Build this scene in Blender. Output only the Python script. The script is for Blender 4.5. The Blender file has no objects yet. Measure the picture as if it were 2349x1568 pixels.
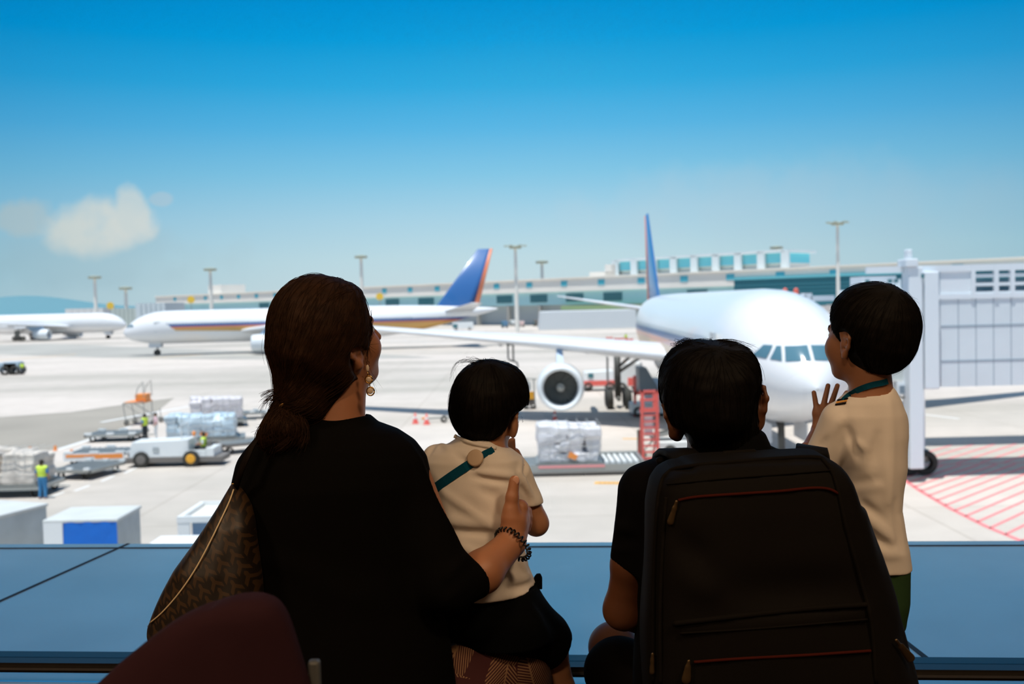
import bpy, bmesh, math, random
import numpy as np
from mathutils import Vector, Matrix
random.seed(7); np.random.seed(7)
sc = bpy.context.scene
COL = sc.collection
PI = math.pi

# ------------------------------------------------------------------ camera
FPX = 2349 * 35.0 / 36.0
PITCH = math.atan(93 / FPX); ROLL = math.radians(1.4)
CAMZ = 8.2
FZ = CAMZ - 0.92                       # lounge floor level above the apron (apron is z = 0)
fw = Vector((0, math.cos(PITCH), -math.sin(PITCH)))
r0 = Vector((1, 0, 0)); u0 = Vector((0, math.sin(PITCH), math.cos(PITCH)))
rt = r0 * math.cos(ROLL) - u0 * math.sin(ROLL)
up = u0 * math.cos(ROLL) + r0 * math.sin(ROLL)
cam_d = bpy.data.cameras.new('camera'); cam = bpy.data.objects.new('camera', cam_d); COL.objects.link(cam)
cam_d.lens = 35; cam_d.sensor_width = 36; cam_d.clip_start = 0.05; cam_d.clip_end = 8000
m = Matrix((rt, up, -fw)).transposed().to_4x4(); m.translation = (0, 0, CAMZ)
cam.matrix_world = m
cam_d.dof.use_dof = True; cam_d.dof.focus_distance = 1.8; cam_d.dof.aperture_fstop = 5.2
cam_d.dof.aperture_blades = 9
sc.camera = cam
sc.view_settings.view_transform = 'Standard'; sc.view_settings.look = 'None'
sc.view_settings.gamma = 1.0; sc.view_settings.exposure = 0.0
sc.view_settings.use_curve_mapping = False
sc.cycles.use_denoising = True
sc.cycles.max_bounces = 10; sc.cycles.diffuse_bounces = 5; sc.cycles.glossy_bounces = 4
sc.cycles.transmission_bounces = 6; sc.cycles.transparent_max_bounces = 12
sc.cycles.sample_clamp_indirect = 6

def ray(px, py):
    return (fw + rt * ((px - 1174.5) / FPX) + up * ((784 - py) / FPX)).normalized()
def P(px, py, Y):                     # the place seen at a pixel, Y metres in front of the camera
    d = ray(px, py); t = Y / d.y
    return Vector((0, 0, CAMZ)) + d * t
def G(px, py, z=0.0):                 # the place on level z seen at a pixel
    d = ray(px, py); t = (z - CAMZ) / d.z
    return Vector((0, 0, CAMZ)) + d * t
def lin(c):
    out = []
    for v in c:
        v = v / 255.0
        out.append(v / 12.92 if v <= 0.04045 else ((v + 0.055) / 1.055) ** 2.4)
    return tuple(out)

# ------------------------------------------------------------------ sky, sun, lamp levels
W = bpy.data.worlds.new('sky'); sc.world = W; W.use_nodes = True
nt = W.node_tree; nt.nodes.clear()
def N(t, **k):
    n = nt.nodes.new(t)
    for a, b in k.items(): setattr(n, a, b)
    return n
def M_(op, a, b=None, c=None, clamp=False):
    n = N('ShaderNodeMath', operation=op); n.use_clamp = clamp
    for i, v in enumerate((a, b, c)):
        if v is None: continue
        if isinstance(v, (int, float)): n.inputs[i].default_value = v
        else: nt.links.new(v, n.inputs[i])
    return n.outputs[0]
tc = N('ShaderNodeTexCoord'); sep = N('ShaderNodeSeparateXYZ'); nt.links.new(tc.outputs['Generated'], sep.inputs[0])
dx, dy, dz = sep.outputs
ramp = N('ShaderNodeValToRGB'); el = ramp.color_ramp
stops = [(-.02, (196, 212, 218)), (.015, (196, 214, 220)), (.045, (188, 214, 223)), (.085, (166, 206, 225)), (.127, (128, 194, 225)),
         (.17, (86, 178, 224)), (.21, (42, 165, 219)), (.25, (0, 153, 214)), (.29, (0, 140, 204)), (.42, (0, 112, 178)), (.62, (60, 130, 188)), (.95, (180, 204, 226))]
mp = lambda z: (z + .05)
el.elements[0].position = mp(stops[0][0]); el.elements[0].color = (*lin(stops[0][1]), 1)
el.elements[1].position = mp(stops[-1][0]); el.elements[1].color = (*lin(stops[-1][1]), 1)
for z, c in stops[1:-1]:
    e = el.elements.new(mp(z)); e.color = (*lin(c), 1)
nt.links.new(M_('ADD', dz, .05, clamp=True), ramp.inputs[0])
uu = M_('DIVIDE', dx, M_('MAXIMUM', dy, .05)); vv = M_('DIVIDE', dz, M_('MAXIMUM', dy, .05))
nz = N('ShaderNodeTexNoise'); nz.inputs['Scale'].default_value = 18; nz.inputs['Detail'].default_value = 7
nt.links.new(tc.outputs['Generated'], nz.inputs['Vector'])
nz2 = N('ShaderNodeTexNoise'); nz2.inputs['Scale'].default_value = 5; nz2.inputs['Detail'].default_value = 3
nt.links.new(tc.outputs['Generated'], nz2.inputs['Vector'])
col = ramp.outputs[0]
def blob(cx, cy, rx, ry, lo, hi, amp):
    d = ray(cx, cy); cu, cv = d.x / d.y, d.z / d.y
    a = M_('POWER', M_('DIVIDE', M_('SUBTRACT', uu, cu), rx / FPX), 2)
    b = M_('POWER', M_('DIVIDE', M_('SUBTRACT', vv, cv), ry / FPX), 2)
    r = M_('SUBTRACT', 1.0, M_('ADD', a, b))
    s = M_('ADD', r, M_('MULTIPLY', M_('SUBTRACT', nz.outputs[0], .5), 3.6))
    mr = N('ShaderNodeMapRange', interpolation_type='SMOOTHSTEP')
    nt.links.new(s, mr.inputs[0]); mr.inputs[1].default_value = lo; mr.inputs[2].default_value = hi
    mr.inputs[3].default_value = 0; mr.inputs[4].default_value = amp
    return M_('MULTIPLY', mr.outputs[0], M_('GREATER_THAN', dy, .05))
def cmix(f, c0, c1):
    n = N('ShaderNodeMix', data_type='RGBA')
    nt.links.new(f, n.inputs[0]); nt.links.new(c0, n.inputs[6]); n.inputs[7].default_value = (*lin(c1), 1)
    return n.outputs[2]
col = cmix(blob(160, 600, 420, 70, -.4, 1.2, .45), col, (178, 198, 206))
col = cmix(blob(1900, 470, 620, 110, -.5, 1.5, .3), col, (186, 204, 216))
col = cmix(blob(60, 492, 80, 52, -.1, .7, .7), col, (206, 208, 206))
col = cmix(blob(215, 515, 125, 66, -.25, 1.0, .95), col, (232, 226, 218))
col = cmix(blob(300, 475, 40, 62, -.1, .7, .8), col, (222, 222, 218))
col = cmix(blob(368, 456, 30, 17, .0, .8, .5), col, (196, 206, 214))
# lens vignetting put into the sky colour, darker towards both ends of the view
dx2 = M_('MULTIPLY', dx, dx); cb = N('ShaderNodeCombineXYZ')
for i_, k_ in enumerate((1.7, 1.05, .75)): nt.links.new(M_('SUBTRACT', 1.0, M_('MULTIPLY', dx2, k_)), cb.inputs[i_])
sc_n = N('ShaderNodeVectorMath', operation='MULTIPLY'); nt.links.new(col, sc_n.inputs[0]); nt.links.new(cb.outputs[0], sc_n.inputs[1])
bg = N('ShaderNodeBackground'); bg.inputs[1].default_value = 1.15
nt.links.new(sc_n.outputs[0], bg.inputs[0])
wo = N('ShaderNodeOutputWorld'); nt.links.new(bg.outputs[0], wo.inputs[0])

sun_d = bpy.data.lights.new('sun', 'SUN'); sun_d.energy = 5.2; sun_d.angle = math.radians(.6); sun_d.color = (1, .96, .92)
sun = bpy.data.objects.new('sun', sun_d); COL.objects.link(sun)
sv = Vector((.12, .21, -1)).normalized()
sun.rotation_euler = sv.to_track_quat('-Z', 'Y').to_euler(); sun.location = (0, -20, 60)
LAMP_W = 60.0                         # watts of each warm ceiling panel in the lounge

# ------------------------------------------------------------------ materials
MT = {}
def mat(name, c, rough=.6, metal=0., bump=None, var=None, spec=None, coat=0., sheen=0.):
    if name in MT: return MT[name]
    m = bpy.data.materials.new(name); m.use_nodes = True; t = m.node_tree
    b = t.nodes['Principled BSDF']
    b.inputs['Base Color'].default_value = (*lin(c), 1); b.inputs['Roughness'].default_value = rough
    b.inputs['Metallic'].default_value = metal
    if spec is not None: b.inputs['Specular IOR Level'].default_value = spec
    if coat: b.inputs['Coat Weight'].default_value = coat
    if sheen: b.inputs['Sheen Weight'].default_value = sheen
    co = t.nodes.new('ShaderNodeTexCoord')
    if var:
        n = t.nodes.new('ShaderNodeTexNoise'); n.inputs['Scale'].default_value = var[0]; n.inputs['Detail'].default_value = 5
        t.links.new(co.outputs['Object'], n.inputs['Vector'])
        mr = t.nodes.new('ShaderNodeMapRange'); mr.inputs[1].default_value = .3; mr.inputs[2].default_value = .7
        mr.inputs[3].default_value = 1 - var[1]; mr.inputs[4].default_value = 1 + var[1] * .4
        t.links.new(n.outputs[0], mr.inputs[0])
        v = t.nodes.new('ShaderNodeVectorMath'); v.operation = 'SCALE'; v.inputs[0].default_value = lin(c)
        t.links.new(mr.outputs[0], v.inputs['Scale']); t.links.new(v.outputs[0], b.inputs['Base Color'])
    if bump:
        n = t.nodes.new('ShaderNodeTexNoise'); n.inputs['Scale'].default_value = bump[0]; n.inputs['Detail'].default_value = 3
        t.links.new(co.outputs['Object'], n.inputs['Vector'])
        bp = t.nodes.new('ShaderNodeBump'); bp.inputs['Strength'].default_value = bump[1]; bp.inputs['Distance'].default_value = bump[2] if len(bump) > 2 else .002
        t.links.new(n.outputs[0], bp.inputs['Height']); t.links.new(bp.outputs[0], b.inputs['Normal'])
    MT[name] = m; return m

# ------------------------------------------------------------------ mesh builder
class MB:
    def __init__(s): s.v = []; s.f = []
    def add(s, vs, fs):
        o = len(s.v); s.v += [tuple(map(float, v)) for v in vs]; s.f += [tuple(i + o for i in f) for f in fs]; return s
    def box(s, c, d, rz=0., taper=1.0):
        cx, cy, cz = c; a, b, e = d[0] / 2, d[1] / 2, d[2] / 2; cs, sn = math.cos(rz), math.sin(rz); vs = []
        for z, k in ((-e, 1), (e, taper)):
            for x, y in ((-a, -b), (a, -b), (a, b), (-a, b)):
                x *= k; y *= k; vs.append((cx + x * cs - y * sn, cy + x * sn + y * cs, cz + z))
        return s.add(vs, [(3, 2, 1, 0), (4, 5, 6, 7), (0, 1, 5, 4), (1, 2, 6, 5), (2, 3, 7, 6), (3, 0, 4, 7)])
    def bx(s, x0, x1, y0, y1, z0, z1): return s.box(((x0 + x1) / 2, (y0 + y1) / 2, (z0 + z1) / 2), (abs(x1 - x0), abs(y1 - y0), abs(z1 - z0)))
    def hexa(s, b4, t4): return s.add(list(b4) + list(t4), [(3, 2, 1, 0), (4, 5, 6, 7), (0, 1, 5, 4), (1, 2, 6, 5), (2, 3, 7, 6), (3, 0, 4, 7)])
    def tube(s, pts, r, n=8, r2=None, caps=True):
        pts = [Vector(p) for p in pts]; k = len(pts); rings = []; ref = None
        for i, p in enumerate(pts):
            t = (pts[min(i + 1, k - 1)] - pts[max(i - 1, 0)])
            if t.length < 1e-9: t = Vector((0, 0, 1))
            t.normalize()
            if ref is None: ref = Vector((0, 0, 1)) if abs(t.z) < .9 else Vector((1, 0, 0))
            a = ref - t * ref.dot(t)
            if a.length < 1e-6: a = t.orthogonal()
            a.normalize(); ref = a; b = t.cross(a)
            rr = r if r2 is None else r + (r2 - r) * i / (k - 1)
            rings.append([p + (a * math.cos(2 * PI * j / n) + b * math.sin(2 * PI * j / n)) * rr for j in range(n)])
        vs = [q for R in rings for q in R]; fs = []
        for i in range(k - 1):
            for j in range(n):
                fs.append((i * n + j, i * n + (j + 1) % n, (i + 1) * n + (j + 1) % n, (i + 1) * n + j))
        if caps: fs += [tuple(range(n))[::-1], tuple((k - 1) * n + j for j in range(n))]
        return s.add(vs, fs)
    def lathe(s, prof, o=(0, 0, 0), ax=(0, 0, 1), n=24):   # prof: (distance along axis, radius)
        ax = Vector(ax).normalized(); a = ax.orthogonal().normalized(); b = ax.cross(a); o = Vector(o); vs = []; fs = []
        for h, r in prof:
            for j in range(n):
                t = 2 * PI * j / n; vs.append(o + ax * h + (a * math.cos(t) + b * math.sin(t)) * max(r, 1e-4))
        for i in range(len(prof) - 1):
            for j in range(n): fs.append((i * n + j, i * n + (j + 1) % n, (i + 1) * n + (j + 1) % n, (i + 1) * n + j))
        return s.add(vs, fs)
    def sph(s, c, r, n=12):
        r = (r, r, r) if isinstance(r, (int, float)) else r; vs = []; fs = []
        for i in range(n + 1):
            th = PI * i / n
            for j in range(2 * n):
                ph = PI * j / n
                vs.append((c[0] + r[0] * math.sin(th) * math.cos(ph), c[1] + r[1] * math.sin(th) * math.sin(ph), c[2] + r[2] * math.cos(th)))
        for i in range(n):
            for j in range(2 * n): fs.append((i * 2 * n + j, (i + 1) * 2 * n + j, (i + 1) * 2 * n + (j + 1) % (2 * n), i * 2 * n + (j + 1) % (2 * n)))
        return s.add(vs, fs)
    def strip(s, a, b): # ribbon between two point rows
        n = len(a); return s.add(list(a) + list(b), [(i, i + 1, n + i + 1, n + i) for i in range(n - 1)])
    def slab(s, poly, th): # poly list of xyz, extruded by vector th
        n = len(poly); th = Vector(th); vs = [Vector(p) for p in poly] + [Vector(p) + th for p in poly]
        return s.add(vs, [tuple(range(n))[::-1], tuple(range(n, 2 * n))] + [(i, (i + 1) % n, n + (i + 1) % n, n + i) for i in range(n)])

def link(name, me, material, parent=None, smooth=False, fix=True):
    if fix:
        bm = bmesh.new(); bm.from_mesh(me); bmesh.ops.recalc_face_normals(bm, faces=bm.faces); bm.to_mesh(me); bm.free()
    if material: me.materials.append(material)
    if smooth:
        me.polygons.foreach_set('use_smooth', [True] * len(me.polygons))
    o = bpy.data.objects.new(name, me); COL.objects.link(o)
    if parent: o.parent = parent
    return o
def obj(name, mb, material, parent=None, smooth=False, bevel=0, origin=None):
    me = bpy.data.meshes.new(name)
    v = mb.v
    if origin is not None: v = [tuple(Vector(p) - Vector(origin)) for p in v]
    me.from_pydata(v, [], mb.f); me.update()
    o = link(name, me, material, parent, smooth)
    if origin is not None: o.location = origin
    if bevel:
        b = o.modifiers.new('bevel', 'BEVEL'); b.width = bevel; b.segments = 2; b.limit_method = 'ANGLE'
    return o
def thing(name, label, cat, loc=(0, 0, 0), rz=0., group=None):
    o = bpy.data.objects.new(name, None); COL.objects.link(o); o.location = loc; o.rotation_euler = (0, 0, rz)
    o.empty_display_size = .2
    o['label'] = label; o['category'] = cat
    if group: o['group'] = group
    return o
def tag(o, label, cat, group=None):
    o['label'] = label; o['category'] = cat
    if group: o['group'] = group
    return o
def struct(o): o['kind'] = 'structure'; return o
def dup(root, loc, rz, label, group=None):
    r = root.copy(); COL.objects.link(r); r.location = loc; r.rotation_euler = (0, 0, rz); r['label'] = label
    if group: r['group'] = group
    for ch in list(root.children):
        c = ch.copy(); COL.objects.link(c); c.parent = r
        for g in list(ch.children):
            d = g.copy(); COL.objects.link(d); d.parent = c
    return r
# ================================================================== the lounge and its window
YAW = math.radians(5.0)
WO = Vector((0, 2.30, 0)); WU = Vector((math.cos(YAW), -math.sin(YAW), 0)); WN = Vector((math.sin(YAW), math.cos(YAW), 0))
def Wp(u, v, z): return WO + WU * u + WN * v + Vector((0, 0, z))
def wbox(mb, u0, u1, v0, v1, z0, z1):
    return mb.hexa([Wp(u0, v0, z0), Wp(u1, v0, z0), Wp(u1, v1, z0), Wp(u0, v1, z0)], [Wp(u0, v0, z1), Wp(u1, v0, z1), Wp(u1, v1, z1), Wp(u0, v1, z1)])
HW = 6.5; CZ = FZ + 3.5; BACK = -6.0
carpet = mat('dark_brown_carpet', (50, 38, 30), .95, bump=(300, .4), var=(8, .3))
m_wall = mat('warm_grey_wall', (120, 98, 76), .8, var=(2, .05))
m_ceil = mat('lounge_ceiling', (150, 128, 104), .9)
m_frame = mat('dark_window_frame', (52, 46, 40), .35, .6)
m_chrome = mat('polished_trim', (225, 225, 220), .12, 1.)
m_ledge = mat('blue_grey_ledge_metal', (244, 236, 222), .32, .45, bump=(3, .06, .01), var=(2.2, .12))
m_seam = mat('ledge_seam', (50, 48, 46), .7)
struct(obj('floor', wbox(MB(), -HW, HW, BACK, .12, FZ - .3, FZ), carpet))
struct(obj('ceiling', wbox(MB(), -HW - .2, HW + .2, BACK - .2, .95, CZ, CZ + .3), m_ceil))  # unseen overhang past the glass, added to keep sun off the ledge
struct(obj('wall_back', wbox(MB(), -HW, HW, BACK - .2, BACK, FZ - .3, CZ), m_wall))
struct(obj('wall_left', wbox(MB(), -HW - .2, -HW, BACK - .2, .12, FZ - .3, CZ), m_wall))
struct(obj('wall_right', wbox(MB(), HW, HW + .2, BACK - .2, .12, FZ - .3, CZ), m_wall))
# window: bottom rail with a bright edge, mullions far to both sides, glass
zr = P(1174, 1533, 2.30).z
win = struct(obj('window_1', wbox(wbox(MB(), -HW, HW, -.02, .06, zr - .012, zr + .012), -HW, HW, -.02, .06, CZ - .08, CZ), m_frame))
for i, u in enumerate((-6.4, -3.2, 3.1, 6.4)):
    obj('mullion', wbox(MB(), u - .03, u + .03, -.02, .08, zr, CZ), m_frame, win)
obj('rail_highlight', wbox(MB(), -HW, HW, -.026, -.021, zr - .004, zr + .002), m_chrome, win)
struct(obj('trim_1', wbox(MB(), -HW, HW, -.03, .12, FZ, zr - .055), m_wall))
gm = bpy.data.materials.new('window_glass'); gm.use_nodes = True; t = gm.node_tree; t.nodes.clear()
o_ = t.nodes.new('ShaderNodeOutputMaterial'); mx = t.nodes.new('ShaderNodeMixShader'); tr = t.nodes.new('ShaderNodeBsdfTransparent')
gl = t.nodes.new('ShaderNodeBsdfGlossy'); gl.inputs['Roughness'].default_value = .02; fr = t.nodes.new('ShaderNodeFresnel'); fr.inputs[0].default_value = 1.45
tr.inputs[0].default_value = (.97, .985, .985, 1)
t.links.new(fr.outputs[0], mx.inputs[0]); t.links.new(tr.outputs[0], mx.inputs[1]); t.links.new(gl.outputs[0], mx.inputs[2]); t.links.new(mx.outputs[0], o_.inputs[0])
for a, b in ((-6.37, -3.23), (-3.17, 3.07), (3.13, 6.37)):
    obj('glass_pane', wbox(MB(), a, b, .015, .021, zr + .012, CZ - .08), gm, win); obj('lower_glass_strip', wbox(MB(), a, b, .015, .021, zr - .048, zr - .013), gm, win)
# outside ledge
LV = 1.42; zl = zr - .05
ledge = struct(obj('trim_2', wbox(wbox(MB(), -HW - .2, HW + .2, .13, LV, zl - .2, zl), -HW, HW, -.03, .13, zl - .004, zl), m_ledge))
# seam along the outer lip and the cross seams
ls = MB(); wbox(ls, -HW, HW, LV - .075, LV - .062, zl, zl + .002)
for px, py in ((219, 1284),):
    g = G(px, py, zl); u = (g - WO).dot(WU)
    g2 = G(2, 1379, zl); u2 = (g2 - WO).dot(WU); v2 = (g2 - WO).dot(WN); v1 = (g - WO).dot(WN)
    du = (u2 - u) / (v2 - v1)
    ls.hexa([Wp(u + du * (.07 - v1), .07, zl), Wp(u + du * (.07 - v1) + .012, .07, zl), Wp(u + .012, LV, zl), Wp(u, LV, zl)],
            [Wp(u + du * (.07 - v1), .07, zl + .002), Wp(u + du * (.07 - v1) + .012, .07, zl + .002), Wp(u + .012, LV, zl + .002), Wp(u, LV, zl + .002)])
g = G(2062, 1465, zl); g2 = G(2150, 1534, zl)
ls.slab([g, g + WU * .014, g2 + WU * .014, g2], (0, 0, .002))
obj('seam', ls, m_seam, ledge)
struct(obj('wall_front', wbox(MB(), -HW - .2, HW + .2, .3, LV - .06, 0.0, zl - .2), mat('terminal_cladding', (190, 190, 188), .6)))
struct(obj('wall_base', wbox(MB(), -HW - .2, HW + .2, BACK, .3, 0.0, FZ - .3), MT['terminal_cladding']))
# ceiling lamps behind the camera
lm = bpy.data.materials.new('warm_lamp_panel'); lm.use_nodes = True; t = lm.node_tree; t.nodes.clear()
o_ = t.nodes.new('ShaderNodeOutputMaterial'); e_ = t.nodes.new('ShaderNodeEmission'); e_.inputs[0].default_value = (1, .72, .42, 1); e_.inputs[1].default_value = 4
t.links.new(e_.outputs[0], o_.inputs[0])
for i, (u, v) in enumerate(((-2.4, -2.6), (1.9, -2.6), (-.3, -4.4))):
    c = Wp(u, v, CZ)
    l = thing('ceiling_lamp', ('left warm square ceiling lamp panel behind the seats', 'right warm square ceiling lamp panel behind the seats', 'rearmost warm square ceiling lamp panel near the back wall')[i], 'lamp', c, -YAW, 'ceiling lamps')
    obj('lamp_frame', MB().box((0, 0, -.03), (.66, .66, .06)), m_frame, l)
    obj('diffuser', MB().box((0, 0, -.065), (.6, .6, .01)), lm, l)
    ld = bpy.data.lights.new('lamp_light', 'AREA'); ld.shape = 'SQUARE'; ld.size = .6; ld.energy = LAMP_W; ld.color = (1, .71, .45)
    lo = bpy.data.objects.new('lamp_light', ld); COL.objects.link(lo); lo.parent = l; lo.location = (0, 0, -.08)

# ================================================================== apron
gmat = bpy.data.materials.new('concrete_apron'); gmat.use_nodes = True; t = gmat.node_tree; b = t.nodes['Principled BSDF']
b.inputs['Roughness'].default_value = .75; b.inputs['Specular IOR Level'].default_value = .3
co = t.nodes.new('ShaderNodeTexCoord')
n1 = t.nodes.new('ShaderNodeTexNoise'); n1.inputs['Scale'].default_value = .035; n1.inputs['Detail'].default_value = 6
mp_ = t.nodes.new('ShaderNodeMapping'); mp_.inputs['Scale'].default_value = (.35, 1.3, 1); mp_.inputs['Rotation'].default_value = (0, 0, .25)
t.links.new(co.outputs['Object'], mp_.inputs[0]); t.links.new(mp_.outputs[0], n1.inputs['Vector'])
n2 = t.nodes.new('ShaderNodeTexNoise'); n2.inputs['Scale'].default_value = .6; n2.inputs['Detail'].default_value = 8
t.links.new(co.outputs['Object'], n2.inputs['Vector'])
br = t.nodes.new('ShaderNodeTexBrick'); br.offset = 0; br.inputs['Scale'].default_value = 1
br.inputs['Brick Width'].default_value = 7.5; br.inputs['Row Height'].default_value = 7.5; br.inputs['Mortar Size'].default_value = .05
br.inputs['Color1'].default_value = (1, 1, 1, 1); br.inputs['Color2'].default_value = (.96, .96, .96, 1); br.inputs['Mortar'].default_value = (.8, .78, .76, 1)
t.links.new(co.outputs['Object'], br.inputs['Vector'])
r = t.nodes.new('ShaderNodeValToRGB'); r.color_ramp.elements[0].position = .36; r.color_ramp.elements[0].color = (*lin((178, 171, 160)), 1)
r.color_ramp.elements[1].position = .58; r.color_ramp.elements[1].color = (*lin((212, 201, 191)), 1)
t.links.new(n1.outputs[0], r.inputs[0])
mr = t.nodes.new('ShaderNodeMapRange'); mr.inputs[1].default_value = .3; mr.inputs[2].default_value = .7; mr.inputs[3].default_value = .93; mr.inputs[4].default_value = 1.03
t.links.new(n2.outputs[0], mr.inputs[0])
v1 = t.nodes.new('ShaderNodeVectorMath'); v1.operation = 'MULTIPLY'; t.links.new(r.outputs[0], v1.inputs[0]); t.links.new(br.outputs[0], v1.inputs[1])
v2 = t.nodes.new('ShaderNodeVectorMath'); v2.operation = 'SCALE'; t.links.new(v1.outputs[0], v2.inputs[0]); t.links.new(mr.outputs[0], v2.inputs['Scale'])
t.links.new(v2.outputs[0], b.inputs['Base Color'])
apron = obj('apron_ground', MB().add([(-2500, -30, 0), (2500, -30, 0), (2500, 3500, 0), (-2500, 3500, 0)], [(0, 1, 2, 3)]), gmat)
struct(apron)
def gpoly(name, pts, m, z=.004):
    q = [G(x, y) for x, y in pts]
    return obj(name, MB().add([(p.x, p.y, z) for p in q], [tuple(range(len(q)))]), m, apron)
def gline(mb, a, b, w, z=.008):
    a = Vector((a[0], a[1], 0)); b = Vector((b[0], b[1], 0)); d = (b - a).normalized(); n = Vector((-d.y, d.x, 0)) * w / 2
    mb.add([(*(p).xy, z) for p in (a - n, b - n, b + n, a + n)], [(0, 1, 2, 3)])
m_white = mat('white_marking', (232, 232, 230), .6); m_yel = mat('yellow_marking', (232, 176, 82), .6); m_pink = mat('red_marking', (236, 132, 134), .6)
m_asph = mat('dark_asphalt', (162, 154, 142), .8, var=(.08, .2))
gpoly('asphalt_patch', [(-60, 960), (160, 945), (300, 925), (400, 912), (330, 968), (130, 1030), (-60, 1060)], m_asph, .003)
gpoly('asphalt_patch', [(-80, 795), (120, 788), (420, 800), (880, 812), (1000, 820), (700, 826), (300, 822), (-80, 810)], mat('grey_asphalt', (176, 172, 164), .8, var=(.05, .15)), .003)
l = MB()
def ln(a, b, w): gline(l, G(*a), G(*b), w)
ln((132, 1031), (300, 978), .35); ln((232, 968), (470, 925), .4)
for a, b in (((112, 1141), (148, 1128)), ((171, 1126), (205, 1113)), ((232, 1104), (262, 1091)), ((285, 1085), (312, 1073))): ln(a, b, .16)
ln((1990, 935), (2200, 960), .3); ln((860, 780), (1100, 790), .4)
obj('white_marking', l, m_white, apron)
l = MB(); ln((-40, 829), (175, 812), .6); ln((350, 821), (470, 812), .5); ln((1428, 1006), (1466, 1006), .35)
obj('yellow_marking', l, m_yel, apron)
l = MB(); a = G(1364, 1107); b_ = G(1455, 1108); gline(l, a, b_, .55)
obj('lettered_yellow_marking', l, m_yel, apron)
l = MB()
for i in range(7):  # worn dark strokes painted on the yellow strip
    q = a.lerp(b_, .14 + .115 * i); gline(l, (q.x - .07, q.y), (q.x + .07, q.y + .02), .14, .012)
obj('marking_strokes', l, mat('worn_dark_paint', (150, 108, 60), .7), apron)
# red hatched no parking area on the right
bound = [(2062, 1092), (2112, 1126), (2180, 1166), (2262, 1207), (2349, 1243), (2460, 1288)]
l = MB()
bp = [G(*p) for p in bound]
for p, q in zip(bp, bp[1:]): gline(l, p, q, .22)
hd = (G(2349, 1165) - G(2262, 1205)).normalized()
tot = sum((q - p).length for p, q in zip(bp, bp[1:]))
back = [G(2040, 1018), G(2620, 998)]
def on_path(path, s):
    for p, q in zip(path, path[1:]):
        L = (q - p).length
        if s <= L: return p + (q - p) * s / L
        s -= L
    return path[-1]
s_ = .6
while s_ < tot + 12:
    p = on_path(bp, s_) if s_ <= tot else bp[-1] + Vector((1, -.5, 0)) * (s_ - tot)
    tt = (46.5 - p.y) / hd.y
    gline(l, p, p + hd * min(tt, 22), .13); s_ += .95
d2 = G(2310, 1004); ex = [G(2080, 1032), G(2460, 1008)]
for i in range(16):
    p = Vector((17.5 + i * 1.15, 47.0, 0)); gline(l, p, p + hd * 8, .13)
gline(l, (17, 46.8), (40, 46.8), .16)
obj('red_hatching', l, m_pink, apron)

# ================================================================== far hill and skyline
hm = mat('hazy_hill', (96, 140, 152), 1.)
h = MB(); top = []; n_ = 40
for i in range(n_ + 1):
    t_ = i / n_; X = -1700 + 1000 * t_
    z = 46 * math.exp(-((t_ - .53) / .2) ** 2) + 18 * math.exp(-((t_ - .25) / .2) ** 2) + 10 * math.exp(-((t_ - .85) / .15) ** 2) + 2
    top.append((X, z))
vs = []; fs = []
for X, z in top: vs += [(X, 2300, -2), (X, 2420, z * 1.0), (X, 2500, z * .8), (X, 2800, -2)]
for i in range(n_):
    for k in range(3): fs.append((i * 4 + k, (i + 1) * 4 + k, (i + 1) * 4 + k + 1, i * 4 + k + 1))
tag(obj('distant_hill', MB().add(vs, fs), hm, None, True), 'low hazy blue green hill on the left horizon', 'hill')

# terminal building along the far side
TA = Vector((150, 193, 0)); TB = Vector((-186, 522, 0)); TD = (TB - TA).normalized(); TN = Vector((-TD.y, TD.x, 0))
if TN.y > 0: TN = -TN
def TU(px):                            # distance along the facade of what is seen at a column of the picture
    d = ray(px, 691); k = (TA.x * TD.y - TA.y * TD.x) / (d.x * TD.y - d.y * TD.x)
    return (Vector((d.x * k, d.y * k, 0)) - TA).dot(TD)
def TZ(px, py):
    q = TA + TD * TU(px); return P(px, py, q.y).z
def tb(mb, u0, u1, z0, z1, v0, v1):
    q = lambda u, v, z: TA + TD * u + TN * v + Vector((0, 0, z))
    return mb.hexa([q(u0, v0, z0), q(u1, v0, z0), q(u1, v1, z0), q(u0, v1, z0)], [q(u0, v0, z1), q(u1, v0, z1), q(u1, v1, z1), q(u0, v1, z1)])
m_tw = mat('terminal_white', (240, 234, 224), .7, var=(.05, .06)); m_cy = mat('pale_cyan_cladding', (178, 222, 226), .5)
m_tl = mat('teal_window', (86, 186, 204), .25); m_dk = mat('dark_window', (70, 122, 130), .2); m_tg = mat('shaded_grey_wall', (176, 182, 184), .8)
m_gl = mat('dark_teal_glazing', (60, 118, 130), .15); m_grn = mat('green_planting', (150, 176, 130), .9)
term = thing('terminal_building', 'long white terminal building with cyan panels across the far side', 'building', TA)
def tp(name, mb, m, parent=None):
    o = obj(name, mb, m, parent); 
    if parent is None:
        o.parent = term; o.location = (-TA.x, -TA.y, 0)
    return o
U0, U1 = 0, (TB - TA).length; zT = TZ(1180, 644); zF = TZ(1180, 672); zC = TZ(1180, 701)
tp('roof_band', tb(MB(), U0, U1, zF, zT, 0, -30), m_tw)
tp('cyan_wall', tb(MB(), U0, U1, zC, zF, -1.2, -28), m_cy)
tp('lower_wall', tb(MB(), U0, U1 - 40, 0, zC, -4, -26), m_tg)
tp('cornice', tb(MB(), U0, U1, zT, zT + .35, .6, -30), m_tw)
for k in range(26):
    u = TU(1756) + (TU(1660) - TU(1756)) * (-4 + k) * .62 if False else TU(1700) - 60 + k * 15.5
    if u > U1 - 6 or u < 2: continue
    tp('skylight_box', tb(MB(), u, u + 2.6, zF + 1.7, zF + 3.4, .15, -.2), m_tl)
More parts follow.
